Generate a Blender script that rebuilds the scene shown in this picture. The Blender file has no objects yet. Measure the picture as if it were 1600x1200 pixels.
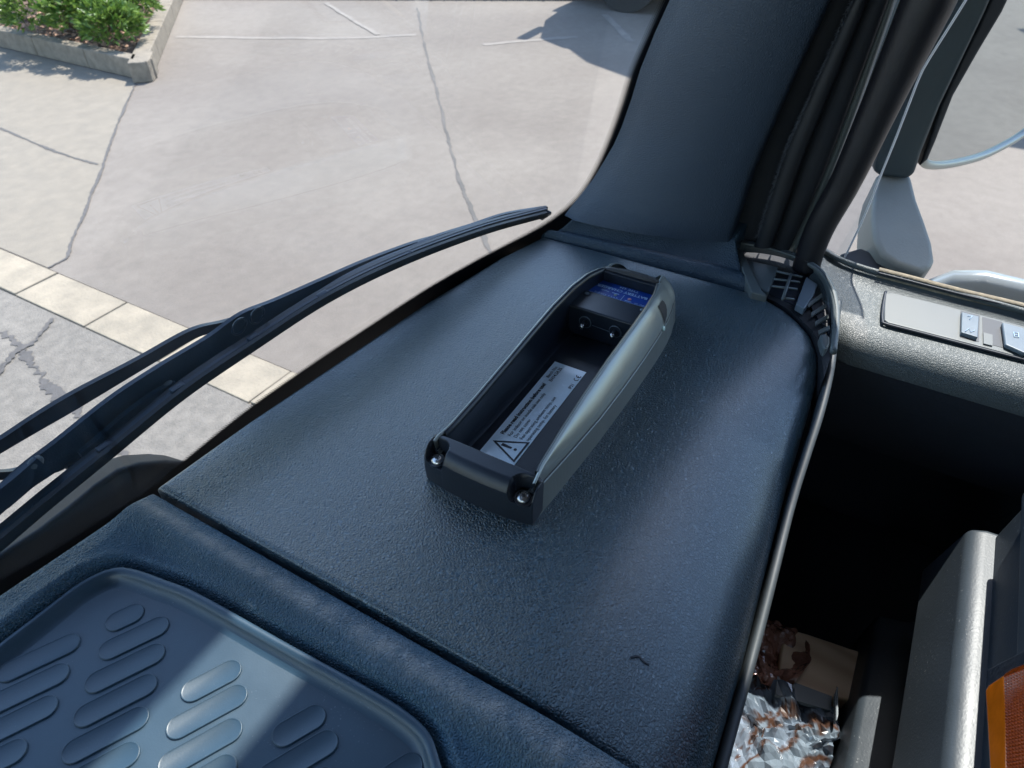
import bpy, bmesh, math, random
from mathutils import Vector, Matrix, noise
from mathutils.bvhtree import BVHTree
random.seed(7)
S = bpy.context.scene
col = S.collection
R = math.radians

# ------------------------------------------------------------------ camera
CAM = Vector((0, 0, 2.5)); FPX = 1100.0; PITCH = R(40); AZ = R(60)
cd = bpy.data.cameras.new('camera'); cam = bpy.data.objects.new('camera', cd); col.objects.link(cam)
cam.location = CAM; cam.rotation_euler = (R(90) - PITCH, 0, -AZ)
cd.sensor_width = 36; cd.lens = 36 * FPX / 1600; cd.clip_start = 0.02; cd.clip_end = 600
cd.dof.use_dof = True; cd.dof.focus_distance = 0.43; cd.dof.aperture_fstop = 24
S.camera = cam
# ------------------------------------------------------------------ sky, sun, exposure
SUN_EL, SUN_AZ = 59.0, 87.0                       # azimuth clockwise from +Y (forward of the lorry)
w = bpy.data.worlds.new('World'); S.world = w; w.use_nodes = True
nt = w.node_tree; sky = nt.nodes.new('ShaderNodeTexSky'); sky.sky_type = 'NISHITA'; sky.sun_disc = False
sky.sun_elevation = R(SUN_EL); sky.sun_rotation = R(SUN_AZ); sky.altitude = 100; sky.air_density = 1.2; sky.dust_density = .6; sky.ozone_density = 2.0
nt.links.new(sky.outputs[0], nt.nodes['Background'].inputs[0]); nt.nodes['Background'].inputs[1].default_value = 0.15
sl = bpy.data.lights.new('sun', 'SUN'); sun = bpy.data.objects.new('sun', sl); col.objects.link(sun)
sl.energy = 3.4; sl.angle = R(.53); sl.color = (1.0, .955, .89)
sd = Vector((math.sin(R(SUN_AZ)) * math.cos(R(SUN_EL)), math.cos(R(SUN_AZ)) * math.cos(R(SUN_EL)), math.sin(R(SUN_EL))))
sun.rotation_euler = sd.to_track_quat('Z', 'Y').to_euler()
S.view_settings.view_transform = 'Standard'; S.view_settings.look = 'None'; S.view_settings.gamma = 1
S.view_settings.exposure = 1.58
S.render.engine = 'CYCLES'; S.cycles.max_bounces = 10; S.cycles.transparent_max_bounces = 16

# ------------------------------------------------------------------ point helpers (work out real 3-D positions)
_fw = Vector((math.sin(AZ) * math.cos(PITCH), math.cos(AZ) * math.cos(PITCH), -math.sin(PITCH)))
_rt = Vector((math.cos(AZ), -math.sin(AZ), 0))
_up = Vector((math.sin(AZ) * math.sin(PITCH), math.cos(AZ) * math.sin(PITCH), math.cos(PITCH)))
def ray(px, py): return _fw + _rt * ((px - 800) / FPX) + _up * ((600 - py) / FPX)
def on(px, py, pt, n):
    d = ray(px, py); n = Vector(n); return CAM + d * ((Vector(pt) - CAM).dot(n) / d.dot(n))
def oz(px, py, z): return on(px, py, (0, 0, z), (0, 0, 1))
def ox(px, py, x): return on(px, py, (x, 0, 0), (1, 0, 0))
def oy(px, py, y): return on(px, py, (0, y, 0), (0, 1, 0))
def interp(t, tab):
    if t <= tab[0][0]: return tab[0][1]
    for (a, b), (c, d) in zip(tab, tab[1:]):
        if t <= c: return b + (d - b) * (t - a) / (c - a)
    return tab[-1][1]
def smooth_line(pts, n):
    """Catmull-Rom resample"""
    P = [Vector(p) for p in pts]; P = [P[0] * 2 - P[1]] + P + [P[-1] * 2 - P[-2]]
    m = len(P) - 3; out = []
    for i in range(n + 1):
        t = i / n * m; k = min(int(t), m - 1); f = t - k; a, b, c, d = P[k:k + 4]
        out.append(.5 * ((2 * b) + (c - a) * f + (2 * a - 5 * b + 4 * c - d) * f * f + (3 * b - a - 3 * c + d) * f ** 3))
    return out

# ------------------------------------------------------------------ materials
def mat(name, color, rough=.5, metal=0., spec=.5, grain=None, var=None, coat=0., sheen=0.):
    """grain=(kind, scale, strength, distance); var=(scale, amount) colour variation"""
    m = bpy.data.materials.new(name); m.use_nodes = True; t = m.node_tree; N = t.nodes; L = t.links
    b = N['Principled BSDF']; b.inputs['Base Color'].default_value = (*color, 1); b.inputs['Roughness'].default_value = rough
    b.inputs['Metallic'].default_value = metal; b.inputs['Specular IOR Level'].default_value = spec
    b.inputs['Coat Weight'].default_value = coat; b.inputs['Coat IOR'].default_value = 1.75 if coat == .6 else 1.5; b.inputs['Coat Roughness'].default_value = .32 if grain and grain[0] == 'leather' else .05; b.inputs['Sheen Weight'].default_value = sheen
    tc = N.new('ShaderNodeTexCoord')
    if var:
        n = N.new('ShaderNodeTexNoise'); n.inputs['Scale'].default_value = var[0]; n.inputs['Detail'].default_value = 8; n.inputs['Roughness'].default_value = .65
        L.new(tc.outputs['Object'], n.inputs['Vector'])
        mr = N.new('ShaderNodeMapRange'); mr.inputs['From Min'].default_value = .3; mr.inputs['From Max'].default_value = .7
        mr.inputs['To Min'].default_value = 1 - var[1]; mr.inputs['To Max'].default_value = 1 + var[1]; L.new(n.outputs[0], mr.inputs['Value'])
        mx = N.new('ShaderNodeVectorMath'); mx.operation = 'SCALE'; mx.inputs[0].default_value = color; L.new(mr.outputs[0], mx.inputs['Scale'])
        L.new(mx.outputs[0], b.inputs['Base Color'])
        mr2 = N.new('ShaderNodeMapRange'); mr2.inputs['From Min'].default_value = .3; mr2.inputs['From Max'].default_value = .7
        mr2.inputs['To Min'].default_value = rough * .88; mr2.inputs['To Max'].default_value = min(1, rough * 1.12); L.new(n.outputs[0], mr2.inputs['Value']); L.new(mr2.outputs[0], b.inputs['Roughness'])
    if grain:
        kind, sc, st, dist = grain
        bp = N.new('ShaderNodeBump'); bp.inputs['Strength'].default_value = st; bp.inputs['Distance'].default_value = dist
        if kind == 'leather':
            n0 = N.new('ShaderNodeTexNoise'); n0.inputs['Scale'].default_value = sc * .35; n0.inputs['Detail'].default_value = 2; L.new(tc.outputs['Object'], n0.inputs['Vector'])
            vm = N.new('ShaderNodeVectorMath'); vm.operation = 'MULTIPLY_ADD'; vm.inputs[1].default_value = (1.6 / sc,) * 3; L.new(n0.outputs['Color'], vm.inputs[0]); L.new(tc.outputs['Object'], vm.inputs[2])
            v = N.new('ShaderNodeTexVoronoi'); v.feature = 'DISTANCE_TO_EDGE'; v.inputs['Scale'].default_value = sc; L.new(vm.outputs[0], v.inputs['Vector'])
            mr = N.new('ShaderNodeMapRange'); mr.interpolation_type = 'SMOOTHSTEP'; mr.inputs['From Min'].default_value = 0; mr.inputs['From Max'].default_value = .32; L.new(v.outputs['Distance'], mr.inputs['Value'])
            v2 = N.new('ShaderNodeTexVoronoi'); v2.feature = 'F1'; v2.inputs['Scale'].default_value = sc * .55; L.new(vm.outputs[0], v2.inputs['Vector'])
            ad = N.new('ShaderNodeMath'); ad.operation = 'MULTIPLY_ADD'; ad.inputs[1].default_value = -.35; L.new(v2.outputs['Distance'], ad.inputs[0]); L.new(mr.outputs[0], ad.inputs[2])
            L.new(ad.outputs[0], bp.inputs['Height'])
        else:
            n = N.new('ShaderNodeTexNoise'); n.inputs['Scale'].default_value = sc; n.inputs['Detail'].default_value = 4; L.new(tc.outputs['Object'], n.inputs['Vector']); L.new(n.outputs[0], bp.inputs['Height'])
        L.new(bp.outputs[0], b.inputs['Normal'])
    return m
def dusty(m, scale=260, thr=.69, color=(.45, .45, .43), amount=.5):
    """pale specks of dust lying on a surface"""
    t = m.node_tree; N = t.nodes; L = t.links; b = N['Principled BSDF']; tc = N.new('ShaderNodeTexCoord')
    n = N.new('ShaderNodeTexNoise'); n.inputs['Scale'].default_value = scale; n.inputs['Detail'].default_value = 3; L.new(tc.outputs['Object'], n.inputs['Vector'])
    n2 = N.new('ShaderNodeTexNoise'); n2.inputs['Scale'].default_value = 18; L.new(tc.outputs['Object'], n2.inputs['Vector'])
    a = N.new('ShaderNodeMath'); a.operation = 'MULTIPLY_ADD'; a.inputs[1].default_value = .22; L.new(n2.outputs[0], a.inputs[0]); L.new(n.outputs[0], a.inputs[2])
    mr = N.new('ShaderNodeMapRange'); mr.inputs['From Min'].default_value = thr + .1; mr.inputs['From Max'].default_value = thr + .15; mr.inputs['To Max'].default_value = amount; L.new(a.outputs[0], mr.inputs['Value'])
    mx = N.new('ShaderNodeMix'); mx.data_type = 'RGBA'; L.new(mr.outputs[0], mx.inputs['Factor']); mx.inputs['B'].default_value = (*color, 1)
    src = b.inputs['Base Color']
    if src.is_linked: L.new(src.links[0].from_socket, mx.inputs['A'])
    else: mx.inputs['A'].default_value = src.default_value
    L.new(mx.outputs['Result'], b.inputs['Base Color'])
    return m
def thin_glass(name, tint=(.93, .96, .95), strength=1.0):
    m = bpy.data.materials.new(name); m.use_nodes = True; t = m.node_tree; N = t.nodes; L = t.links
    for n in list(N):
        if n.type != 'OUTPUT_MATERIAL': N.remove(n)
    out = [n for n in N if n.type == 'OUTPUT_MATERIAL'][0]
    tr = N.new('ShaderNodeBsdfTransparent'); tr.inputs[0].default_value = (*tint, 1)
    gl = N.new('ShaderNodeBsdfGlossy'); gl.inputs['Roughness'].default_value = .02
    fr = N.new('ShaderNodeFresnel'); fr.inputs['IOR'].default_value = 1.45
    mu = N.new('ShaderNodeMath'); mu.operation = 'MULTIPLY'; mu.inputs[1].default_value = strength; L.new(fr.outputs[0], mu.inputs[0])
    mx = N.new('ShaderNodeMixShader'); L.new(mu.outputs[0], mx.inputs[0]); L.new(tr.outputs[0], mx.inputs[1]); L.new(gl.outputs[0], mx.inputs[2]); L.new(mx.outputs[0], out.inputs[0])
    return m

M = {}
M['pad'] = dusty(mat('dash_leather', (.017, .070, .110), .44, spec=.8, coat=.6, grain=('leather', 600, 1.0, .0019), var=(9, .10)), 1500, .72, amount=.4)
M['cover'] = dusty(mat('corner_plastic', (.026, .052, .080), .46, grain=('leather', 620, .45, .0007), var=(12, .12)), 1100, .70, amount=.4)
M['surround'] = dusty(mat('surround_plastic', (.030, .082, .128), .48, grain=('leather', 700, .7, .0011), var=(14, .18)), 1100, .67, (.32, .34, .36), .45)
M['rubber_mat'] = dusty(mat('rubber_mat', (.020, .050, .080), .42, spec=.7, grain=('noise', 1500, .08, .0005), var=(22, .15)), 1200, .72, (.3, .33, .38), .4)
M['pillar'] = mat('pillar_plastic', (.030, .050, .080), .50, grain=('leather', 650, .35, .0006), var=(6, .10))
M['black'] = mat('black_plastic', (.012, .017, .026), .34, grain=('noise', 900, .10, .0005), var=(40, .15))
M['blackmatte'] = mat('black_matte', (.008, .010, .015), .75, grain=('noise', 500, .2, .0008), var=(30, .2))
M['rubber'] = mat('black_rubber', (.009, .011, .015), .55, var=(40, .25))
M['wiper'] = mat('wiper_paint', (.016, .034, .062), .33, var=(50, .25), grain=('noise', 700, .06, .0005))
M['silver'] = mat('silver_paint', (.32, .345, .325), .38, metal=.5, grain=('noise', 2600, .10, .0004), var=(30, .06))
M['silver_dark'] = mat('dark_silver_paint', (.20, .215, .20), .42, metal=.4, grain=('noise', 2600, .10, .0004), var=(30, .08))
M['steel'] = mat('steel', (.62, .60, .58), .26, metal=1, var=(200, .12))
M['socket'] = mat('screw_recess', (.02, .02, .02), .5)
M['white'] = mat('label_white', (.74, .88, .96), .26, var=(120, .04), coat=.6)
M['ink'] = mat('ink', (.006, .010, .02), .5)
M['blue'] = mat('label_blue', (.006, .055, .32), .32, var=(90, .06))
M['lblue'] = mat('label_pale_print', (.42, .58, .78), .4)
M['pink'] = mat('led_pink', (.62, .30, .34), .35)
M['ledg'] = mat('led_grey', (.30, .36, .34), .35)
M['vent'] = mat('vent_plastic', (.10, .118, .122), .42, grain=('noise', 900, .15, .0005), var=(25, .08))
M['sill'] = dusty(mat('sill_plastic', (.068, .082, .086), .50, grain=('leather', 800, .35, .0005), var=(12, .06)), 1200, .72, (.5, .5, .48), .4)
M['panel'] = mat('switch_panel', (.080, .090, .092), .45, grain=('noise', 1300, .2, .0004), var=(30, .05))
M['switch'] = mat('switch_plastic', (.11, .14, .17), .35, var=(60, .06))
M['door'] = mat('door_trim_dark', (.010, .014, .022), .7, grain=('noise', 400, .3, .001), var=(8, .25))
M['grey'] = dusty(mat('grey_plastic', (.034, .044, .054), .44, grain=('noise', 700, .18, .0006), var=(14, .16)), 700, .70, (.35, .36, .36), .4)
M['gold'] = mat('dusty_seal', (.20, .165, .115), .8, grain=('noise', 600, .6, .001), var=(160, .45))
M['body'] = mat('white_paint', (.20, .225, .24), .25, coat=.4, var=(5, .03))
M['amber'] = mat('amber', (.78, .16, .008), .12, var=(150, .15), coat=.6)
M['amber2'] = mat('amber_dark', (.36, .055, .008), .14, var=(150, .15), coat=.6)
M['ceil'] = mat('headliner', (.30, .32, .35), .9, var=(20, .05))
M['mirror'] = mat('mirror_glass', (.52, .57, .58), .015, metal=1)
M['housing'] = mat('mirror_housing', (.018, .030, .035), .42, grain=('noise', 600, .2, .0006), var=(20, .15))
M['arm'] = mat('arm_plastic', (.165, .178, .17), .55, grain=('noise', 500, .3, .0008), var=(25, .10))
M['glass'] = thin_glass('windscreen_glass', (.93, .955, .945), .12)
t = M['glass'].node_tree; N = t.nodes; L = t.links; mo = [n for n in N if n.type == 'OUTPUT_MATERIAL'][0]; src = mo.inputs[0].links[0].from_socket
tcg = N.new('ShaderNodeTexCoord'); ng = N.new('ShaderNodeTexNoise'); ng.inputs['Scale'].default_value = 7; ng.inputs['Detail'].default_value = 6; ng.inputs['Distortion'].default_value = 1.5; L.new(tcg.outputs['Object'], ng.inputs['Vector'])
mg = N.new('ShaderNodeMapRange'); mg.inputs['From Min'].default_value = .42; mg.inputs['From Max'].default_value = .75; mg.inputs['To Min'].default_value = .001; mg.inputs['To Max'].default_value = .022; L.new(ng.outputs[0], mg.inputs['Value'])
df = N.new('ShaderNodeBsdfTranslucent'); df.inputs[0].default_value = (.8, .8, .8, 1); mxg = N.new('ShaderNodeMixShader'); L.new(mg.outputs[0], mxg.inputs[0]); L.new(src, mxg.inputs[1]); L.new(df.outputs[0], mxg.inputs[2]); L.new(mxg.outputs[0], mo.inputs[0])
M['sideglass'] = thin_glass('side_glass', (.92, .945, .95), .35)
M['acryl'] = thin_glass('clear_acrylic', (.84, .87, .90), .5)
M['acryledge'] = mat('acrylic_edge', (.62, .66, .70), .25)

# ------------------------------------------------------------------ mesh helpers
def link(o, parent=None):
    col.objects.link(o)
    if parent: o.parent = parent
    return o
def mesh(name, verts, faces, m, parent=None, smooth=False, mod=None):
    me = bpy.data.meshes.new(name); me.from_pydata([tuple(v) for v in verts], [], faces); me.update()
    if isinstance(m, (list, tuple)):
        for x in m: me.materials.append(x)
    elif m: me.materials.append(m)
    bm = bmesh.new(); bm.from_mesh(me); bmesh.ops.recalc_face_normals(bm, faces=bm.faces); bm.to_mesh(me); bm.free()
    if smooth: me.polygons.foreach_set('use_smooth', [True] * len(me.polygons))
    o = bpy.data.objects.new(name, me); link(o, parent)
    if mod: bevel(o, mod)
    return o
def bevel(o, wd, seg=3, ang=35):
    b = o.modifiers.new('bevel', 'BEVEL'); b.width = wd; b.segments = seg; b.limit_method = 'ANGLE'; b.angle_limit = R(ang)
    o.data.polygons.foreach_set('use_smooth', [True] * len(o.data.polygons))
    wn = o.modifiers.new('wn', 'WEIGHTED_NORMAL'); wn.keep_sharp = False
def empty(name, loc=(0, 0, 0)):
    o = bpy.data.objects.new(name, None); o.empty_display_size = .02; col.objects.link(o); o.location = loc
    return o
def tag(o, label=None, cat=None, group=None, kind=None):
    if label: o['label'] = label
    if cat: o['category'] = cat
    if group: o['group'] = group
    if kind: o['kind'] = kind
    return o
def prism(name, pts, ext, m, parent=None, bev=0):
    """polygon pts extruded by vector ext"""
    n = len(pts); e = Vector(ext); V = [Vector(p) for p in pts] + [Vector(p) + e for p in pts]
    F = [tuple(range(n)), tuple(range(2 * n - 1, n - 1, -1))] + [(i, (i + 1) % n, n + (i + 1) % n, n + i) for i in range(n)]
    o = mesh(name, V, F, m, parent)
    if bev: bevel(o, bev)
    return o
def box(name, c, s, m, parent=None, bev=0):
    x, y, z = c; a, b, h = s[0] / 2, s[1] / 2, s[2] / 2
    return prism(name, [(x - a, y - b, z - h), (x + a, y - b, z - h), (x + a, y + b, z - h), (x - a, y + b, z - h)], (0, 0, s[2]), m, parent, bev)
def loft(name, rows, m, parent=None, closed=False, smooth=True, cap=False):
    nu = len(rows[0]); V = [p for r in rows for p in r]; F = []
    for j in range(len(rows) - 1):
        for i in range(nu - (0 if closed else 1)):
            k = (i + 1) % nu; F.append((j * nu + i, j * nu + k, (j + 1) * nu + k, (j + 1) * nu + i))
    if cap: F += [tuple(range(nu)), tuple(range(len(V) - 1, len(V) - nu - 1, -1))]
    return mesh(name, V, F, m, parent, smooth)
def tube(name, pts, r, m, parent=None, seg=10, closed=False, flat=1.0):
    P = [Vector(p) for p in pts]; n = len(P); rows = []
    rs = r if isinstance(r, (list, tuple)) else [r] * n
    for i, p in enumerate(P):
        d = (P[(i + 1) % n] - P[i - 1]) if closed else (P[min(i + 1, n - 1)] - P[max(i - 1, 0)])
        d.normalize(); a = Vector((0, 0, 1)) if abs(d.z) < .9 else Vector((1, 0, 0)); u = d.cross(a).normalized(); v = u.cross(d)
        rows.append([p + u * math.cos(t) * rs[i] + v * math.sin(t) * rs[i] * flat for t in [2 * math.pi * k / seg for k in range(seg)]])
    if closed: rows.append(rows[0])
    return loft(name, rows, m, parent, closed=True, cap=not closed)
def disc(name, c, r, h, m, parent=None, axis=(0, 0, 1), seg=24, dome=0):
    q = Vector(axis).to_track_quat('Z', 'Y'); c = Vector(c); rings = []
    prof = [(r, 0), (r, h)] if not dome else [(r, 0), (r, h * .35), (r * .85, h * .75), (r * .5, h * .95), (r * .12, h)]
    for rr, hh in prof: rings.append([c + q @ Vector((rr * math.cos(t), rr * math.sin(t), hh)) for t in [2 * math.pi * k / seg for k in range(seg)]])
    return loft(name, rings, m, parent, closed=True, smooth=bool(dome), cap=True)
def text(name, s, pos, right, up, size, m, parent, bold=0.0, align='LEFT', lift=.0004, sx=1.0):
    cu = bpy.data.curves.new(name, 'FONT'); cu.body = s; cu.size = 1; cu.align_x = align; cu.resolution_u = 3; cu.offset = bold
    t = bpy.data.objects.new(name, cu); col.objects.link(t); dg = bpy.context.evaluated_depsgraph_get()
    me = bpy.data.meshes.new_from_object(t.evaluated_get(dg)); bpy.data.objects.remove(t); bpy.data.curves.remove(cu)
    r = Vector(right).normalized(); u = Vector(up).normalized(); nn = r.cross(u)
    me.transform(Matrix(((r.x * size * sx, u.x * size, nn.x, pos[0] + nn.x * lift), (r.y * size * sx, u.y * size, nn.y, pos[1] + nn.y * lift), (r.z * size * sx, u.z * size, nn.z, pos[2] + nn.z * lift), (0, 0, 0, 1))))
    me.materials.clear(); me.materials.append(m); o = bpy.data.objects.new(name, me); return link(o, parent)

D = 2.22   # dashboard top height

# ================================================================== GROUND AND STREET
def asphalt():
    m = bpy.data.materials.new('asphalt'); m.use_nodes = True; t = m.node_tree; N = t.nodes; L = t.links; b = N['Principled BSDF']; b.inputs['Roughness'].default_value = .9
    tc = N.new('ShaderNodeTexCoord')
    def nz(sc, det, rg=.6):
        n = N.new('ShaderNodeTexNoise'); n.inputs['Scale'].default_value = sc; n.inputs['Detail'].default_value = det; n.inputs['Roughness'].default_value = rg; L.new(tc.outputs['Object'], n.inputs['Vector']); return n
    a = nz(.45, 6, .6); c = nz(9, 8, .7); f = nz(160, 3, .8)
    r1 = N.new('ShaderNodeValToRGB'); L.new(a.outputs[0], r1.inputs[0]); e = r1.color_ramp.elements; e[0].position = .35; e[0].color = (.153, .130, .112, 1); e[1].position = .65; e[1].color = (.190, .165, .142, 1)
    def mul(x, y, lo, hi):
        mr = N.new('ShaderNodeMapRange'); mr.inputs['From Min'].default_value = .3; mr.inputs['From Max'].default_value = .7; mr.inputs['To Min'].default_value = lo; mr.inputs['To Max'].default_value = hi; L.new(y.outputs[0], mr.inputs['Value'])
        v = N.new('ShaderNodeVectorMath'); v.operation = 'SCALE'; L.new(x, v.inputs[0]); L.new(mr.outputs[0], v.inputs['Scale']); return v.outputs[0]
    o = mul(r1.outputs[0], c, .88, 1.10); o = mul(o, f, .80, 1.2); L.new(o, b.inputs['Base Color'])
    bp = N.new('ShaderNodeBump'); bp.inputs['Strength'].default_value = .5; bp.inputs['Distance'].default_value = .006; L.new(f.outputs[0], bp.inputs['Height']); L.new(bp.outputs[0], b.inputs['Normal'])
    return m
M['asphalt'] = asphalt()
M['patch'] = mat('warm_asphalt', (.190, .164, .132), .9, grain=('noise', 120, .5, .006), var=(7, .16))
M['patch2'] = mat('grey_asphalt', (.165, .148, .130), .9, grain=('noise', 90, .7, .01), var=(16, .28))
M['crack'] = mat('crack_tar', (.085, .078, .075), .9, var=(14, .3))
M['seamtar'] = mat('faint_seam_tar', (.105, .095, .088), .9, var=(3, .35))
M['line'] = mat('worn_line', (.215, .19, .168), .9, var=(6, .25))
M['stone'] = mat('gutter_stone', (.265, .225, .172), .88, grain=('noise', 60, .6, .008), var=(5, .24))
M['kerb'] = mat('planter_concrete', (.20, .17, .135), .92, grain=('noise', 70, .7, .008), var=(11, .3))
M['soil'] = mat('leaf_litter_soil', (.13, .075, .05), .95, grain=('noise', 60, 1, .03), var=(40, .5))
M['litter'] = mat('dry_leaf', (.42, .25, .17), .8, var=(6, .4))
M['bark'] = mat('bark', (.10, .07, .045), .9, var=(20, .3))

G = 300
ground = mesh('ground', [(-G, -G, -.03), (G, -G, -.03), (G, G, -.03), (-G, G, -.03)], [(0, 1, 2, 3)], M['patch2']); tag(ground, kind='structure')
# asphalt either side of the gutter
yard = mesh('yard_asphalt', [(2.055, -12, 0), (40, -12, 0), (40, 40, 0), (2.055, 40, 0), (2.055, -12, -.03), (40, -12, -.03), (40, 40, -.03), (2.055, 40, -.03)], [(0, 1, 2, 3), (0, 3, 7, 4)], M['asphalt']); tag(yard, kind='structure')
lane = mesh('lane_asphalt', [(-40, -12, 0), (1.735, -12, 0), (1.735, 40, 0), (-40, 40, 0), (1.735, -12, -.03), (1.735, 40, -.03)], [(0, 1, 2, 3), (1, 4, 5, 2)], M['patch2']); tag(lane, kind='structure')
def sheet(name, pts, z, m, label=None):
    bm = bmesh.new(); vs = [bm.verts.new((p[0], p[1], z)) for p in pts]; f = bm.faces.new(vs); bmesh.ops.triangulate(bm, faces=[f])
    me = bpy.data.meshes.new(name); bm.to_mesh(me); bm.free(); me.materials.append(m)
    if me.polygons and me.polygons[0].normal.z < 0: me.flip_normals()
    o = bpy.data.objects.new(name, me); link(o); tag(o, kind='structure'); return o
crackA = [(5.006, 7.767), (4.342, 7.104), (3.792, 6.537), (3.375, 6.087), (2.889, 5.593), (2.611, 5.301), (2.324, 5.018), (2.214, 4.889), (2.06, 4.864)]
sheet('asphalt_patch', [(2.06, 4.864)] + crackA[::-1][1:] + [(5.1, 7.9), (5.1, 20), (2.06, 20)], .004, M['patch'])
def ribbon(name, pts, wd, z, m, jit=.3, sub=22):
    P = smooth_line([(p[0], p[1], z) for p in pts], sub * (len(pts) - 1)); V = []
    for i, p in enumerate(P):
        d = (P[min(i + 1, len(P) - 1)] - P[max(0, i - 1)]).normalized(); n = Vector((-d.y, d.x, 0))
        j = noise.noise(p * 2.3) * wd * .35 + noise.noise(p * 14) * wd * jit * .9 + noise.noise(p * 37) * wd * jit * 1.3
        a = wd * max(.15, 1 + jit * noise.noise(p * 3) * 2.6 + jit * noise.noise(p * 26) * 2)
        V += [p + n * (j - a / 2), p + n * (j + a / 2)]
    F = [(2 * i, 2 * i + 2, 2 * i + 3, 2 * i + 1) for i in range(len(P) - 1)]
    o = mesh(name, V, F, m); tag(o, kind='structure'); return o
ribbon('asphalt_crack', crackA, .022, .008, M['crack'])
ribbon('asphalt_crack', [(3.44, 7.74), (3.35, 6.77), (3.351, 6.131)], .024, .008, M['crack'])
ribbon('asphalt_crack', [(9.538, 7.168), (7.736, 5.734), (6.534, 4.73), (5.662, 4.026), (4.69, 3.224), (4.224, 2.788), (3.4, 2.0)], .028, .004, M['seamtar'])
ribbon('asphalt_crack', [(1.459, 4.429), (1.447, 4.287), (1.411, 4.111), (1.334, 3.874), (1.276, 3.694), (1.268, 3.574), (1.226, 3.326), (1.166, 2.985), (1.142, 2.861), (1.0, 2.3)], .045, .004, M['crack'], .5)
ribbon('asphalt_crack', [(1.2, 4.02), (1.377, 4.133), (1.464, 4.136), (1.555, 4.18), (1.70, 4.27)], .025, .008, M['crack'], .5)
ribbon('lane_marking', [(6.587, 8.995), (7.608, 7.098), (8.272, 6.271)], .10, .004, M['line'], .1)
ribbon('lane_marking', [(9.113, 8.593), (8.6, 7.75), (8.013, 6.72)], .07, .008, M['line'], .1)
ribbon('lane_marking', [(8.323, 5.237), (8.8, 4.79), (9.272, 4.344)], .10, .004, M['line'], .1)
ribbon('lane_marking', [(10.596, 4.539), (9.405, 3.609)], .10, .004, M['line'], .1)
# gutter of flat stones
gut = mesh('gutter', [(1.735, -4, -.012), (2.055, -4, -.012), (2.055, 20, -.012), (1.735, 20, -.012)], [(0, 1, 2, 3)], M['patch']); tag(gut, kind='structure')
y = -4.0; k = 0
while y < 19.5:
    ln = .62 + .1 * random.random(); zz = .006 + random.uniform(-.003, .004); x0 = 1.742 + random.uniform(-.008, .006); x1 = 2.048 + random.uniform(-.008, .006)
    sk = random.uniform(-.02, .02)
    st = prism('stone', [(x0, y + .004, zz), (x1, y + .004 + sk, zz), (x1, y + ln - .003 + sk, zz), (x0, y + ln - .003, zz)], (0, 0, -.05), M['stone'], gut); bevel(st, .006, 2)
    y += ln + .004; k += 1

# raised planter with shrub
pl = empty('planter', (5.1, 8, 0)); tag(pl, 'low concrete kerbed planter bed under the green shrub at top left', 'planter')
def rel(o, p):
    o.parent = p; o.matrix_parent_inverse = Matrix.Translation(-p.location); return o
def wall_piece(name, a, b, wd, h, parent, m):
    a = Vector((*a, 0)); b = Vector((*b, 0)); d = (b - a).normalized(); n = Vector((-d.y, d.x, 0)) * wd
    o = prism(name, [a + d * .004, b - d * .004, b - d * .004 + n, a + d * .004 + n], (0, 0, h), m); bevel(o, .015, 2); rel(o, parent)
for i in range(6): wall_piece('kerb_stone', (5.12, 9.75 + i * 1.0), (5.12, 8.75 + i * 1.0), -.16 * -1, .22, pl, M['kerb'])
wall_piece('kerb_stone', (5.12, 8.75), (5.12, 7.72), .16, .22, pl, M['kerb'])
for i in range(6):
    a = Vector((5.13, 7.66)) + Vector((.707, .707)) * (i * .95); wall_piece('kerb_stone', a, a + Vector((.707, .707)) * .95, .19, .22, pl, M['kerb'])
cb_ = prism('kerb_stone', [(5.118, 7.86, 0), (5.118, 7.70, 0), (5.15, 7.655, 0), (5.22, 7.70, 0), (5.46, 7.94, 0), (5.34, 8.08, 0), (5.28, 8.02, 0)], (0, 0, .223), M['kerb']); bevel(cb_, .012, 2); rel(cb_, pl)
so = prism('soil', [(5.29, 8.0, 0), (5.4, 8.12, 0), (9.0, 11.8, 0), (9, 15, 0), (5.29, 15, 0)], (0, 0, .19), M['soil']); rel(so, pl)
lv = []; lf = []
for i in range(900):
    c = Vector((random.uniform(5.3, 7.2), random.uniform(8.2, 11), .2)); 
    if c.x - 5.3 > (c.y - 8.1): continue
    a = random.random() * 6.3; s = random.uniform(.02, .05); u = Vector((math.cos(a), math.sin(a), random.uniform(-.4, .4))) * s; v = Vector((-math.sin(a), math.cos(a), random.uniform(-.4, .4))) * s * .6; b0 = len(lv)
    lv += [c - u, c + v + Vector((0, 0, .01)), c + u, c - v]; lf.append((b0, b0 + 1, b0 + 2, b0 + 3))
li = mesh('leaf_litter', lv, lf, M['litter']); tag(li, 'dry brown leaf litter lying in the planter bed', 'leaf litter', kind='stuff')
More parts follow.
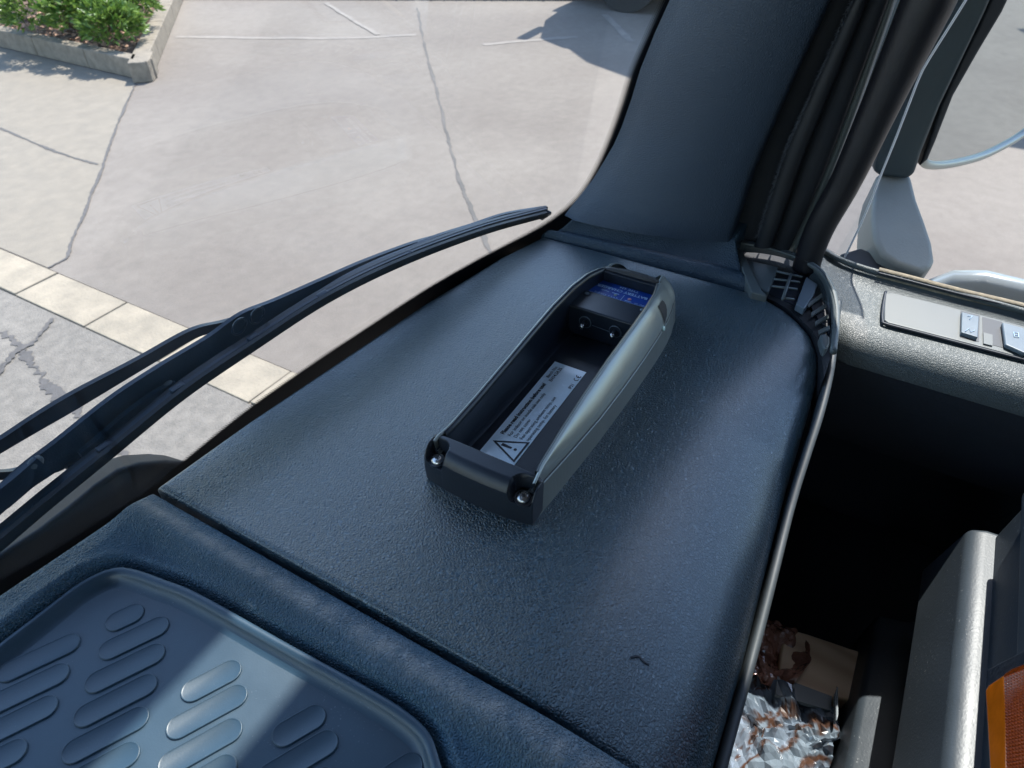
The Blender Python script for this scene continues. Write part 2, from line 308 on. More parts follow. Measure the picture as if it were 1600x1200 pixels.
def leafmat(name, c1, c2):
    m = bpy.data.materials.new(name); m.use_nodes = True; t = m.node_tree; N = t.nodes; L = t.links; b = N['Principled BSDF']; b.inputs['Roughness'].default_value = .35
    g = N.new('ShaderNodeNewGeometry'); r = N.new('ShaderNodeValToRGB'); L.new(g.outputs['Random Per Island'], r.inputs[0]); r.color_ramp.elements[0].color = (*c1, 1); r.color_ramp.elements[1].color = (*c2, 1); L.new(r.outputs[0], b.inputs['Base Color'])
    b.inputs['Subsurface Weight'].default_value = 0; b.inputs['Transmission Weight'].default_value = 0
    tl = N.new('ShaderNodeBsdfTranslucent'); L.new(r.outputs[0], tl.inputs[0]); mx = N.new('ShaderNodeMixShader'); mx.inputs[0].default_value = .3
    out = [n for n in N if n.type == 'OUTPUT_MATERIAL'][0]; L.new(b.outputs[0], mx.inputs[1]); L.new(tl.outputs[0], mx.inputs[2]); L.new(mx.outputs[0], out.inputs[0]); return m
M['leaf'] = leafmat('laurel_leaf', (.042, .105, .013), (.20, .30, .06)); M['weed'] = leafmat('weed_leaf', (.20, .22, .05), (.42, .42, .12))
def shrub(name, clumps, n, label, size=.085, m=None, z0=.2, cat='shrub'):
    cx = sum(c[0] for c in clumps) / len(clumps); cy = sum(c[1] for c in clumps) / len(clumps)
    root = empty(name, (cx, cy, z0)); tag(root, label, cat)
    V = []; F = []
    for i in range(n):
        c = random.choice(clumps); th = random.random() * 6.283; ph = math.acos(random.uniform(-.35, 1)); rr = random.uniform(.72, 1.05) * c[3] * (1 + .25 * noise.noise(Vector((th * 2, ph * 3, c[0]))))
        dr = Vector((math.sin(ph) * math.cos(th), math.sin(ph) * math.sin(th), math.cos(ph))); p = Vector(c[:3]) + Vector((dr.x * rr, dr.y * rr, dr.z * rr * .85))
        if p.z < z0 + .02: continue
        ax = (dr + Vector((random.gauss(0, .6), random.gauss(0, .6), random.gauss(.2, .5)))).normalized(); sd_ = ax.cross(Vector((random.gauss(0, 1), random.gauss(0, 1), random.gauss(0, 1)))).normalized(); nn = ax.cross(sd_)
        s = size * random.uniform(.7, 1.25); b0 = len(V)
        V += [p, p + ax * s * .45 + sd_ * s * .2 + nn * s * .06, p + ax * s - nn * s * .06, p + ax * s * .45 - sd_ * s * .2 + nn * s * .06, p + ax * s * .5]
        F += [(b0, b0 + 1, b0 + 4), (b0 + 1, b0 + 2, b0 + 4), (b0 + 2, b0 + 3, b0 + 4), (b0 + 3, b0, b0 + 4)]
    rel(mesh('foliage', V, F, m or M['leaf']), root)
    for c in clumps[:5]:
        base = Vector((cx + (c[0] - cx) * .4, cy + (c[1] - cy) * .4, z0 - .02)); top = Vector(c[:3])
        mid = (base + top) / 2 + Vector((random.uniform(-.05, .05), random.uniform(-.05, .05), 0)); rel(tube('stem', [base, mid, top], [.03, .02, .01], M['bark'], None, 7), root)
    return root
shrub('laurel_shrub', [(5.45, 8.55, .42, .32), (5.5, 9.1, .5, .42), (5.35, 9.7, .5, .42), (6.0, 9.0, .52, .36), (6.3, 9.6, .6, .45), (5.9, 9.9, .75, .5), (5.5, 10.5, .7, .55), (6.7, 10.1, .65, .45), (6.5, 10.8, .8, .6), (7.1, 10.7, .6, .4)], 15000, 'glossy green laurel shrub growing in the concrete planter at top left')
# kerb and weeds beyond the yard
bk = empty('border_kerb', (10, 7, 0)); tag(bk, 'low concrete border kerb along the far side of the yard', 'kerb')
kd = Vector((11.4 - 8.4, 5.0 - 10.4)).normalized()
for i in range(9):
    a = Vector((8.1, 10.95)) + kd * (i * 1.0); wall_piece('kerb_stone', a, a + kd * 1.0, .14, .12, bk, M['kerb'])
wl = []
wv = []; wf = []
for i in range(5200):
    t = random.uniform(3.6, 6.9) if random.random() < .8 else random.uniform(0, 7.5); q = Vector((8.1, 10.95)) + kd * t + Vector((-kd.y, kd.x)) * random.uniform(-.06 + .10, .5); p = Vector((q.x, q.y, random.uniform(0.02, .22)))
    ax = Vector((random.gauss(0, 1), random.gauss(0, 1), abs(random.gauss(.6, .5)))).normalized(); sd_ = ax.cross(Vector((random.gauss(0, 1), random.gauss(0, 1), .2))).normalized(); s = random.uniform(.03, .075); b0 = len(wv)
    wv += [p, p + ax * s * .5 + sd_ * s * .22, p + ax * s, p + ax * s * .5 - sd_ * s * .22]; wf.append((b0, b0 + 1, b0 + 2, b0 + 3))
tag(mesh('weeds', wv, wf, M['weed']), 'yellow green weeds growing behind the border kerb', 'weeds', kind='stuff')
verge = mesh('verge', [(8.25, 11.2, .06), (11.9, 4.7, .06), (40, 20, .06), (20, 40, .06)], [(0, 1, 2, 3)], M['soil']); tag(verge, kind='structure')
# hedge far behind
hv = []; hf = []
for i in range(9000):
    t = random.random(); p = Vector((11.5 + 12 * t, 16 - 11 * t + random.uniform(-.7, .7), random.uniform(.1, 2.2))); ax = Vector((random.gauss(0, 1), random.gauss(0, 1), random.gauss(0, 1))).normalized(); sd_ = ax.orthogonal().normalized(); s = .16; b0 = len(hv)
    hv += [p, p + ax * s * .5 + sd_ * s * .3, p + ax * s, p + ax * s * .5 - sd_ * s * .3]; hf.append((b0, b0 + 1, b0 + 2, b0 + 3))
tag(mesh('hedge', hv, hf, M['leaf']), 'long green hedge standing behind the yard verge', 'hedge', kind='stuff')

# parked lorry whose shadow lies on the yard
LX = 10.8
lo = empty('parked_lorry', (LX, 0, 0)); tag(lo, 'parked lorry at the top edge, its front wheel beside the windscreen pillar', 'lorry')
M['lorry'] = mat('lorry_paint', (.50, .52, .53), .3, coat=.4, var=(3, .04)); M['chassis'] = mat('chassis', (.02, .022, .025), .6, var=(9, .2)); M['hub'] = mat('hub', (.55, .56, .58), .35, metal=.7, var=(30, .1)); M['tyre'] = mat('tyre', (.02, .02, .02), .85, var=(30, .2)); M['dglass'] = mat('lorry_glass', (.02, .03, .035), .05)
def yz(name, pts, x0, wd, m, bev=.04):
    o = prism(name, [(x0, a, b) for a, b in pts], (wd, 0, 0), m); bevel(o, bev); rel(o, lo); return o
yz('cargo_box', [(-7, 1.1), (2.55, 1.1), (2.6, 5.0), (-7, 5.0)], LX, 2.5, M['lorry'])
yz('cab', [(2.75, .75), (5.25, .75), (5.2, 1.7), (4.85, 3.2), (4.4, 3.6), (2.75, 3.6)], LX + .03, 2.4, M['lorry'], .08)
yz('roof_fairing', [(2.75, 3.605), (4.4, 3.605), (3.9, 4.4), (3.2, 4.95), (2.75, 5.0)], LX + .1, 2.3, M['lorry'], .08)
yz('chassis', [(-7, .6), (2.8, .6), (2.8, 1.0), (-7, 1.0)], LX + .5, 1.5, M['chassis'], .02)
yz('bumper', [(4.9, .35), (5.35, .35), (5.35, .8), (4.9, .8)], LX + .05, 2.35, M['chassis'], .05)
yz('side_window', [(3.6, 2.0), (4.75, 1.95), (4.55, 2.8), (3.6, 2.85)], LX + .015, .02, M['dglass'], .004)
yz('door_step', [(3.5, .35), (4.1, .35), (4.1, .6), (3.5, .6)], LX + .04, .3, M['chassis'], .02)
for yy in (4.35, -3.6, -5.0):
    for xx in (LX + .05, LX + 2.15):
        wh = disc('wheel', (xx, yy, .5), .5, .3, M['tyre'], None, (1, 0, 0), 36); rel(wh, lo)
        r_ = disc('rim', (xx - .012, yy, .5), .30, .05, M['hub'], None, (1, 0, 0), 32, dome=1); r_.parent = wh
        r_.data.transform(Matrix.Scale(1, 4)); r_.matrix_parent_inverse = wh.matrix_world.inverted()
mi = yz('door_mirror', [(4.95, 2.0), (5.12, 2.0), (5.12, 2.9), (4.95, 2.9)], LX - .28, .22, M['chassis'], .04)
for zz in (2.1, 2.45, 2.8): yz('mirror_arm', [(4.98, zz), (5.02, zz), (5.02, zz + .04), (4.98, zz + .04)], LX - .1, .16, M['chassis'], .005)

# ================================================================== WINDSCREEN
PLAN = [(-1.72, .02), (-1.62, .16), (-1.4, .225), (-1.0, .262), (-.6, .295), (-.3, .314), (-.1, .315), (0, .3105), (.06, .3040), (.12, .2968), (.20, .2905), (.27, .2825), (.34, .2725), (.42, .259), (.46, .248), (.49, .232), (.512, .208), (.525, .18), (.533, .14), (.537, .10)]
TILT = .22
planc = smooth_line([(x, y_, 0) for x, y_ in PLAN], 170)
def glass_rows(off, zs):
    rows = []
    for z in zs:
        r = []
        for i, p in enumerate(planc):
            d = (planc[min(i + 1, len(planc) - 1)] - planc[max(i - 1, 0)]).normalized(); n = Vector((-d.y, d.x, 0))   # n = outwards
            r.append(Vector((p.x, p.y - TILT * (z - D), z)) + n * off)
        rows.append(r)
    return rows
_bvh = {}
def gl(px, py, off=0.0):
    k = round(off, 4)
    if k not in _bvh:
        rows = glass_rows(off, [1.85 + .05 * i for i in range(27)]); nu = len(rows[0]); V = [p for r in rows for p in r]
        F = [(j * nu + i, j * nu + i + 1, (j + 1) * nu + i + 1, (j + 1) * nu + i) for j in range(len(rows) - 1) for i in range(nu - 1)]
        _bvh[k] = BVHTree.FromPolygons(V, F)
    h = _bvh[k].ray_cast(CAM, ray(px, py).normalized())
    if h[0] is None: raise RuntimeError('no glass hit %s %s' % (px, py))
    return h[0]
ws = empty('windscreen'); tag(ws, 'curved front windscreen with black dotted border above the dashboard', 'windscreen')
gobj = loft('glass_pane', glass_rows(0, [2.15 + .05 * i for i in range(17)]), M['glass'], ws)
# black ceramic border: solid band then dots. outer = pixel line of solid edge, inner hidden behind dash/pillar
frit_o = [(-40, 938), (0, 912), (30, 894), (94, 858), (172, 808), (226, 774), (278, 730), (394, 637), (500, 563), (560, 523), (664, 455), (740, 411), (788, 386), (844, 357), (880, 333), (905, 310), (925, 282), (943, 248), (960, 207), (975, 165), (992, 112), (1016, 56), (1042, 0), (1062, -40)]
frit_i = [(-20, 985), (30, 955), (90, 915), (150, 875), (231, 822), (320, 762), (430, 670), (530, 605), (600, 560), (690, 500), (770, 450), (820, 420), (880, 395), (925, 370), (950, 340), (975, 300), (992, 262), (1010, 215), (1026, 172), (1042, 122), (1060, 62), (1085, 0), (1105, -40)]
NF = 160
fo = smooth_line([(a, b, 0) for a, b in frit_o], NF); fi = smooth_line([(a, b, 0) for a, b in frit_i], NF)
M['frit'] = mat('black_ceramic', (.004, .005, .008), .30)
r0 = [gl(p.x, p.y, -.002) for p in fi]; r1 = [gl(p.x, p.y, -.002) for p in fo]
up_ext = [[a + (Vector((.02, -.13, .6)) * t) for t in (0, 1)] for a in (r0[-1], r1[-1])]
loft('black_border', [r0 + [up_ext[0][1]], r1 + [up_ext[1][1]]], M['frit'], ws)
left_ext0 = [Vector((x, interp(x, PLAN) + TILT * .1, 2.12)) for x in (-1.6, -1.2, -.8, -.4)]
# dotted fringe
fm = bpy.data.materials.new('dotted_fringe'); fm.use_nodes = True; t = fm.node_tree; N = t.nodes; L = t.links
b = N['Principled BSDF']; b.inputs['Base Color'].default_value = (.004, .005, .008, 1); b.inputs['Roughness'].default_value = .3
uv = N.new('ShaderNodeUVMap'); sp = N.new('ShaderNodeSeparateXYZ'); L.new(uv.outputs[0], sp.inputs[0])
def mth(op, a, b_=None, c=None):
    n = N.new('ShaderNodeMath'); n.operation = op
    for i, v in enumerate((a, b_, c)):
        if v is None: continue
        if isinstance(v, (int, float)): n.inputs[i].default_value = v
        else: L.new(v, n.inputs[i])
    return n.outputs[0]
U, V_ = sp.outputs[0], sp.outputs[1]
row = mth('FLOOR', mth('MULTIPLY', V_, 4)); fu = mth('SUBTRACT', mth('FRACT', mth('ADD', mth('MULTIPLY', U, 1.0), mth('MULTIPLY', row, .5))), .5); fv = mth('SUBTRACT', mth('FRACT', mth('MULTIPLY', V_, 4)), .5)
dd = mth('SQRT', mth('ADD', mth('MULTIPLY', fu, fu), mth('MULTIPLY', fv, fv))); rad = mth('SUBTRACT', .62, mth('MULTIPLY', V_, .42))
L.new(mth('LESS_THAN', dd, rad), b.inputs['Alpha'])
DW = .0052; rr = []
V2 = []; F2 = []; UVS = []; acc = 0
for i, p in enumerate(r1):
    d = (p - r0[i]).normalized(); V2 += [p, p + d * DW]
    if i: acc += (p - r1[i - 1]).length
    UVS.append(acc / .0013)
for i in range(len(r1) - 1): F2.append((2 * i, 2 * i + 2, 2 * i + 3, 2 * i + 1))
fr = mesh('dotted_edge', V2, F2, fm, ws); uvl = fr.data.uv_layers.new(name='UVMap')
for lp in fr.data.loops: uvl.data[lp.index].uv = (UVS[lp.vertex_index // 2], lp.vertex_index % 2)
# exterior black cowl below the glass
cw = [(-60, 900), (0, 866), (60, 828), (110, 790), (150, 757), (185, 733), (220, 722), (262, 719), (300, 722), (330, 760), (250, 830), (100, 930), (-40, 990)]
ce = prism('wiper_cowl', [gl(a, b_, .035) for a, b_ in cw], (0.012, .05, -.03), mat('cowl_plastic', (.004, .006, .010), .6, spec=.25)); bevel(ce, .006); tag(ce, 'rounded black cowl outside the windscreen at lower left below the wiper', 'cowl')

# ================================================================== WIPER
wp = empty('windscreen_wiper'); tag(wp, 'long black windscreen wiper arm and blade resting across the glass', 'wiper')
def band(name, top, bot, off0, off1, m, parent, n=60, bev=.0006):
    """solid strip: outline between two pixel lines on the glass, thick from off0 to off1"""
    a = smooth_line([(x, y_, 0) for x, y_ in top], n); b_ = smooth_line([(x, y_, 0) for x, y_ in bot], n); rows = []
    for p, q in zip(a, b_): 
        t0 = gl(p.x, p.y, off1); b0 = gl(q.x, q.y, off1); t1 = t0 + (gl(p.x, p.y, off0) - t0) ; b1 = b0 + (gl(q.x, q.y, off0) - b0)
        nrm = Vector((0, -1, -TILT)).normalized() * min(off1 - off0, .0025)
        rows.append([t0, b0, b0 + nrm, t0 + nrm])
    return loft(name, rows, m, parent, closed=True, smooth=False, cap=True)
rub_c = [(852, 330), (748, 358), (619, 406), (506, 461), (394, 532), (281, 608), (169, 698), (73, 775), (0, 836), (-60, 884)]
def offs(l, d0, d1=None):
    d1 = d0 if d1 is None else d1; n = len(l) - 1
    out = []
    for i, (x, y_) in enumerate(l):
        ax, ay = l[max(i - 1, 0)]; bx, by = l[min(i + 1, n)]; dx, dy = bx - ax, by - ay; L_ = math.hypot(dx, dy); d = d0 + (d1 - d0) * i / n
        out.append((x + dy / L_ * d * -1, y_ + dx / L_ * d * 1) if False else (x - (-dy / L_) * d * -1, y_ - (dx / L_) * d * -1))
    return out
# (left->down travelling line: negative normal = up-left)
def shift(l, a, b_): return [(x, y_ + a + (b_ - a) * i / (len(l) - 1)) for i, (x, y_) in enumerate(l)]
band('rubber_lip', shift(rub_c, 0, -2), shift(rub_c, 7, 20), .001, .004, M['rubber'], wp)
band('rubber_holder', shift(rub_c, -6, -11), shift(rub_c, 0, 2), .004, .010, M['wiper'], wp)
band('flexor', shift(rub_c, -9, -19), shift(rub_c, -5, -11), .0045, .012, M['black'], wp)
# main lever
top_l = [(690, 364), (640, 378), (562, 407), (500, 434), (427, 466), (372, 488), (321, 524), (247, 568), (169, 619), (84, 686), (36, 722), (-4, 758)]
bot_l = [(694, 372), (645, 393), (575, 418), (520, 444), (470, 476), (405, 516), (335, 557), (262, 606), (180, 668), (100, 726), (66, 742), (8, 790)]
band('main_lever', top_l, bot_l, .016, .022, M['wiper'], wp)
band('lever_skirt', [(x, y_ - .5) for x, y_ in bot_l[1:-2]], [(x, y_ + 5 + 8 * math.sin(math.pi * i / 8)) for i, (x, y_) in enumerate(bot_l[1:-2])], .012, .020, M['black'], wp)
# secondary levers (claws)
band('secondary_lever', [(846, 322), (787, 332), (735, 349), (681, 366), (640, 384)], [(846, 328), (790, 342), (735, 358), (686, 375), (645, 396)], .011, .016, M['wiper'], wp, 30)
band('secondary_lever', [(640, 384), (590, 404), (540, 428), (500, 452)], [(645, 396), (600, 418), (545, 444), (506, 460)], .011, .016, M['wiper'], wp, 30)
band('secondary_lever', [(270, 594), (235, 612), (190, 645), (150, 680), (120, 705)], [(276, 604), (240, 624), (200, 656), (160, 690), (126, 714)], .011, .016, M['wiper'], wp, 30)
band('secondary_lever', [(52, 712), (20, 740), (-20, 772), (-60, 806)], [(80, 735), (40, 762), (0, 796), (-50, 838)], .011, .0165, M['wiper'], wp, 30)
for a, b_, l in ((856, 330, .010), (748, 356, .007), (640, 394, .007), (508, 456, .008), (400, 523, .007), (284, 600, .008), (172, 690, .008)):
    p = gl(a, b_, .010); q = gl(a - 14, b_ + 9, .010); d = (q - p).normalized(); nrm = Vector((0, 1, TILT)).normalized(); s_ = d.cross(nrm)
    prism('claw', [p - s_ * .0028, p + d * l - s_ * .0028, p + d * l + s_ * .0022, p + s_ * .0022], nrm * -.004, M['wiper'], wp, .0008)
for a, b_, r_ in ((262, 602, .0032), (690, 370, .0030), (54, 723, .0040)):
    disc('pivot_rivet', gl(a, b_, .016), r_, .002, M['hub'] if False else M['switch'], wp, (0, -1, -TILT), 20, dome=1)
for a, b_ in ((374, 510), (402, 493)):
    c = gl(a, b_, .0157); q = Vector((0, -1, -TILT)).to_track_quat('Z', 'Y'); tube('pivot_ring', [c + q @ Vector((.0052 * math.cos(t), .0052 * math.sin(t), 0)) for t in [i * .3142 for i in range(20)]], .0006, M['wiper'], wp, 6, closed=True)
# arm
band('arm', [(385, 489), (345, 500), (292, 514), (208, 560), (112, 610), (50, 647), (0, 680), (-60, 716)], [(380, 507), (335, 516), (300, 526), (225, 570), (118, 634), (55, 670), (0, 702), (-60, 738)], .024, .034, M['black'], wp)
band('link_rod', [(34, 727), (15, 732), (-30, 735)], [(36, 737), (15, 744), (-30, 748)], .024, .030, M['black'], wp, 12)

# ================================================================== DASHBOARD
da = empty('dashboard'); tag(da, 'dark blue grey grained dashboard running under the windscreen', 'dashboard')
YR = [(.1222, -.0135), (.151, -.0122), (.204, -.0098), (.243, -.007), (.314, -.002), (.363, .001), (.385, .0025), (.41, .0045), (.426, .009), (.441, .018), (.452, .029), (.460, .041), (.4655, .058)]
YF = [(.1222, .2873), (.184, .2832), (.256, .2752), (.333, .2665), (.42, .252), (.4655, .239)]
def padz(x, y_):
    yr = interp(x, YR); d = max(0, y_ - yr); A = interp(x, [(.12, .046), (.33, .040), (.40, .018), (.44, .008), (.4655, .006)]); RR = interp(x, [(.12, .105), (.33, .095), (.40, .07), (.44, .03), (.4655, .02)])
    z = D + .0015 * math.sin(math.pi * min(1, max(0, (y_) / .28)))
    if d < RR: z -= A * (1 - math.sqrt(max(0, 1 - (1 - d / RR) ** 2)))
    e = min(x - .1222, .4655 - x, interp(x, YF) - y_); r = .0035
    if e < r: z -= r * (1 - math.sqrt(max(0, 1 - (1 - e / r) ** 2)))
    return z
rows = []
us = sorted(set([0, .0005, .002, .005, .009] + [i / 90 for i in range(91)] + [.991, .995, .998, .9995]))
vs = sorted(set([i / 100 for i in range(101)] + [.002, .005, .008, .013, .018, .987, .990, .993, .996, .998, .9995]))
for v in vs:
    rows.append([])
    for u in us:
        x = .1222 + (.4655 - .1222) * u; a, b_ = interp(x, YR), interp(x, YF); y_ = a + (b_ - a) * v; rows[-1].append(Vector((x, y_, padz(x, y_))))
def skirt(rows, dz=.03):
    """wrap a closed skirt round a patch"""
    nu = len(rows[0]); nv = len(rows); V = [p for r in rows for p in r]; F = [(j * nu + i, j * nu + i + 1, (j + 1) * nu + i + 1, (j + 1) * nu + i) for j in range(nv - 1) for i in range(nu - 1)]
    loop = [i for i in range(nu)] + [j * nu + nu - 1 for j in range(1, nv)] + [(nv - 1) * nu + i for i in range(nu - 2, -1, -1)] + [j * nu for j in range(nv - 2, 0, -1)]
    b0 = len(V); V += [V[i] - Vector((0, 0, dz)) for i in loop]; n = len(loop)
    F += [(loop[k], loop[(k + 1) % n], b0 + (k + 1) % n, b0 + k) for k in range(n)]
    return V, F
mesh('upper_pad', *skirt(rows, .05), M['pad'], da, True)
# hairline scratch on the pad
sc = [oz(988, 1016, 2.2195), oz(1000, 1012, 2.2195), oz(1008, 1018, 2.2195), oz(1018, 1023, 2.219)]
for p in sc: p.z = padz(p.x, p.y) + .0002
tube('scuff_mark', smooth_line(sc, 12), .0006, M['ink'], da, 5, flat=.3)
# substructure under pads (dark), keeps light out of gaps
box('carrier', (-.62, .140, 2.13), (2.15, .255, .12), M['blackmatte'], da)
box('lower_dash', (-.62, .10, 1.75), (2.1, .20, .62), M['blackmatte'], da)
# corner cover between pad and pillar
cb = [(844, 371), (880, 380), (939, 393), (985, 405), (1034, 417), (1080, 429), (1117, 438), (1171, 454)]
ctp = [(902, 334), (930, 334), (965, 341), (1009, 347), (1050, 355), (1085, 361), (1117, 366), (1150, 375)]
n = 60; A_ = smooth_line([oz(a, b_, D - .001) for a, b_ in cb], n); B_ = smooth_line([oz(a, b_, 2.240) for a, b_ in ctp], n); rows = []
for j in range(25):
    t = j / 24; r = []
    for p, q in zip(A_, B_):
        v = p.lerp(q, t); zz = D + (2.240 - D) * (t ** 2.0) + .0045 * math.sin(math.pi * min(1, t * 2.2)) * (1 if t < .4545 else 0); e = t * (q - p).length
        if e < .003: zz -= .003 * (1 - math.sqrt(max(0, 1 - (1 - e / .003) ** 2)))
        r.append(Vector((v.x, v.y, zz)))
    rows.append(r)
rows.append([p + Vector((.05, -.005, .012)) for p in B_])
mesh('corner_cover', *skirt(rows, .03), M['cover'], da, True)

# surround of the tray with worn crest and painted crest highlight; x runs from -.9 to .119
TX = [(.010, .2815), (.049, .2805), (.065, .2795), (.077, .2755), (.0845, .269), (.0885, .259), (.0915, .243), (.0945, .222), (.0965, .171), (.0985, .126), (.0985, .105), (.0955, .090), (.087, .078), (.078, .066), (.05, .055), (0, .05), (-.4, .05)]
def tray_inside(x, y_, grow=0):
    """signed distance-like (positive inside) to tray outline"""
    if y_ > .278 + .0: return -1
    return 0
tray_out = smooth_line([(-.42, .262, 0), (-.2, .272, 0), (-.05, .2755, 0)] + [(a, b_ - .0015, 0) for a, b_ in TX[:15]] + [(0, .045, 0), (-.2, .04, 0), (-.40, .05, 0), (-.43, .1, 0), (-.43, .2, 0)], 300)
tc2 = [Vector((p.x, p.y)) for p in tray_out]
def sd_tray(x, y_):
    p = Vector((x, y_)); best = 9; inside = False; n = len(tc2)
    for i in range(n):
        a = tc2[i]; b_ = tc2[(i + 1) % n]; ab = b_ - a; L2 = ab.length_squared
        if L2 > 0:
            t = max(0, min(1, (p - a).dot(ab) / L2)); dd_ = (p - (a + ab * t)).length
            if dd_ < best: best = dd_
        if (a.y > y_) != (b_.y > y_) and x < (b_.x - a.x) * (y_ - a.y) / (b_.y - a.y) + a.x: inside = not inside
    return best if inside else -best
FLOOR = D - .010
YD = [(-.9, .262), (-.4, .300), (-.1, .3015), (0, .3015), (.043, .2970), (.06, .2951), (.078, .2930), (.095, .2910), (.1195, .2877)]
def surz(x, y_):
    s = sd_tray(x, y_)                                  # + inside
    seam = .1195 - x
    zc = D - .0012 + .0022 * math.exp(-((seam - .013) / .008) ** 2)         # flank falling to the seam, crest about 2 cm away
    k_ = max(0, min(1, (seam - .010) / .016)); zc -= .0042 * k_ * k_ * (3 - 2 * k_) * (1 - max(0, min(1, (y_ - .262) / .02)))
    if y_ < .05: zc -= .25 * max(0, .05 - y_) ** 1.3
    if s > -.006: zc += .0012 * math.exp(-((s + .002) / .0022) ** 2)
    if s > 0: t = min(1, s / .0055); zc = zc * (1 - (t * t * (3 - 2 * t))) + (FLOOR - .003) * (t * t * (3 - 2 * t))
    e = min(.1195 - x, interp(x, YD) - y_); r = .0025
    if 0 <= e < r: zc -= r * (1 - math.sqrt(max(0, 1 - (1 - e / r) ** 2)))
    return zc
xs = [-.9, -.7, -.5, -.44, -.42, -.40, -.3, -.2, -.15] + [-.12 + .0016 * i for i in range(150)]
xs = [x for x in xs if x < .1180] + [.1183, .1187, .1190, .1193, .1195]
rows = []
for x in xs:
    yf = interp(x, YD); ya = -.017; r = []
    for j in range(151):
        v = j / 150; y_ = ya + (yf - ya) * v
        if j == 150: y_ = yf
        r.append(Vector((x, y_, surz(x, y_))))
    rows.append(r)
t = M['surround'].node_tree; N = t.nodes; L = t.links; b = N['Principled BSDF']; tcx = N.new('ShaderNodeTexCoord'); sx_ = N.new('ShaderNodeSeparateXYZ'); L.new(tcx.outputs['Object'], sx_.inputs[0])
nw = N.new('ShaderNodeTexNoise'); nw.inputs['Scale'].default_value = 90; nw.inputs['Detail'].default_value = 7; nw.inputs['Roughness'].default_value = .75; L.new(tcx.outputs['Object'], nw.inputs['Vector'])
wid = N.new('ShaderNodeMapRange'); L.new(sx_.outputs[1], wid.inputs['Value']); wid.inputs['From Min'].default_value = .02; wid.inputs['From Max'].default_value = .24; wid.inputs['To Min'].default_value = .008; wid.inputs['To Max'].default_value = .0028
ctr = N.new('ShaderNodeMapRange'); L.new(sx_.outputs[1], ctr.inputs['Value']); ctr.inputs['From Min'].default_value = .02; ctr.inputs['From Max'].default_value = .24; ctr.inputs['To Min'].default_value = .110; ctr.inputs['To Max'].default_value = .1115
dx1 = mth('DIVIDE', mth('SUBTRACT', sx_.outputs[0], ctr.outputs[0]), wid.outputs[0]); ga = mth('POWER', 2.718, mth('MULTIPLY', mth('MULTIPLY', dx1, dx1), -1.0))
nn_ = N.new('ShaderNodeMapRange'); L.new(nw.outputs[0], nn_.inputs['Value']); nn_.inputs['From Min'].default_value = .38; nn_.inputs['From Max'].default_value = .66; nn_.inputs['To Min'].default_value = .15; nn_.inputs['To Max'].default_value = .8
wf_ = mth('MULTIPLY', ga, nn_.outputs[0]); mxw = N.new('ShaderNodeMix'); mxw.data_type = 'RGBA'; L.new(wf_, mxw.inputs['Factor']); mxw.inputs['B'].default_value = (.36, .34, .32, 1)  # pale band: crest wear plus window-light highlight, both put into the colour
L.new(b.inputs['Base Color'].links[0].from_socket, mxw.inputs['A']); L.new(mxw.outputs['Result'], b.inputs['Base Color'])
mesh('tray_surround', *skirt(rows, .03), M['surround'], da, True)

# rubber mat in the tray with raised capsule pads
ro = empty('rubber_mat'); tag(ro, 'blue black rubber mat with raised capsule ribs in the dashboard tray', 'mat')
ins = []
for i in range(len(tc2)):
    a, b_ = tc2[i - 1], tc2[(i + 1) % len(tc2)]; d = (b_ - a).normalized(); ins.append(Vector((tc2[i].x, tc2[i].y, 0)) + Vector((d.y, -d.x, 0)) * .0075)
prof = [(.0, FLOOR + .0052), (.0012, FLOOR + .0062), (.003, FLOOR + .0060), (.0042, FLOOR + .004), (.006, FLOOR + .0008), (.0085, FLOOR + .0002)]
rings = []
for d_, z in prof:
    r = []
    for i in range(len(ins)):
        a, b_ = ins[i - 1], ins[(i + 1) % len(ins)]; dd_ = (b_ - a).normalized(); p = ins[i] + Vector((dd_.y, -dd_.x, 0)) * (d_ - .003); r.append(Vector((p.x, p.y, z)))
    rings.append(r)
loft('mat_rim', rings, M['rubber_mat'], ro, closed=True)
bm = bmesh.new(); vsb = [bm.verts.new((p.x, p.y, FLOOR + .0002)) for p in rings[-1]]; f = bm.faces.new(vsb); bmesh.ops.triangulate(bm, faces=[f]); me = bpy.data.meshes.new('mat_base'); bm.normal_update(); bm.to_mesh(me); bm.free(); me.materials.append(M['rubber_mat'])
if me.polygons[0].normal.z < 0: me.flip_normals()
link(bpy.data.objects.new('mat_base', me), ro)
CD = Vector((.0285, -.0138, 0)).normalized(); CN = Vector((-CD.y, CD.x, 0))
def capsule_mesh(L_, W_):
    n = 12; out = []
    def ring(w_, l_, z):
        r = []
        for k in range(n + 1): t = -math.pi / 2 + math.pi * k / n; r.append(Vector((l_ / 2 - w_ / 2 + w_ / 2 * math.cos(t), w_ / 2 * math.sin(t), z)))
        for k in range(n + 1): t = math.pi / 2 + math.pi * k / n; r.append(Vector((-l_ / 2 + w_ / 2 + w_ / 2 * math.cos(t), w_ / 2 * math.sin(t), z)))
        return r
    rows = [ring(W_, L_, 0), ring(W_ - .0003, L_ - .0003, .0007), ring(W_ - .0008, L_ - .0008, .0009), ring(W_ - .0014, L_ - .0014, .0007), ring(W_ - .0019, L_ - .0019, .00062)]
    nu = len(rows[0]); V = [p for r in rows for p in r]; F = [(j * nu + i, j * nu + (i + 1) % nu, (j + 1) * nu + (i + 1) % nu, (j + 1) * nu + i) for j in range(4) for i in range(nu)] + [tuple(range(4 * nu, 5 * nu))]
    me = bpy.data.meshes.new('raised_pad'); me.from_pydata([tuple(v) for v in V], [], F); me.polygons.foreach_set('use_smooth', [True] * len(me.polygons)); me.materials.append(M['rubber_mat']); return me
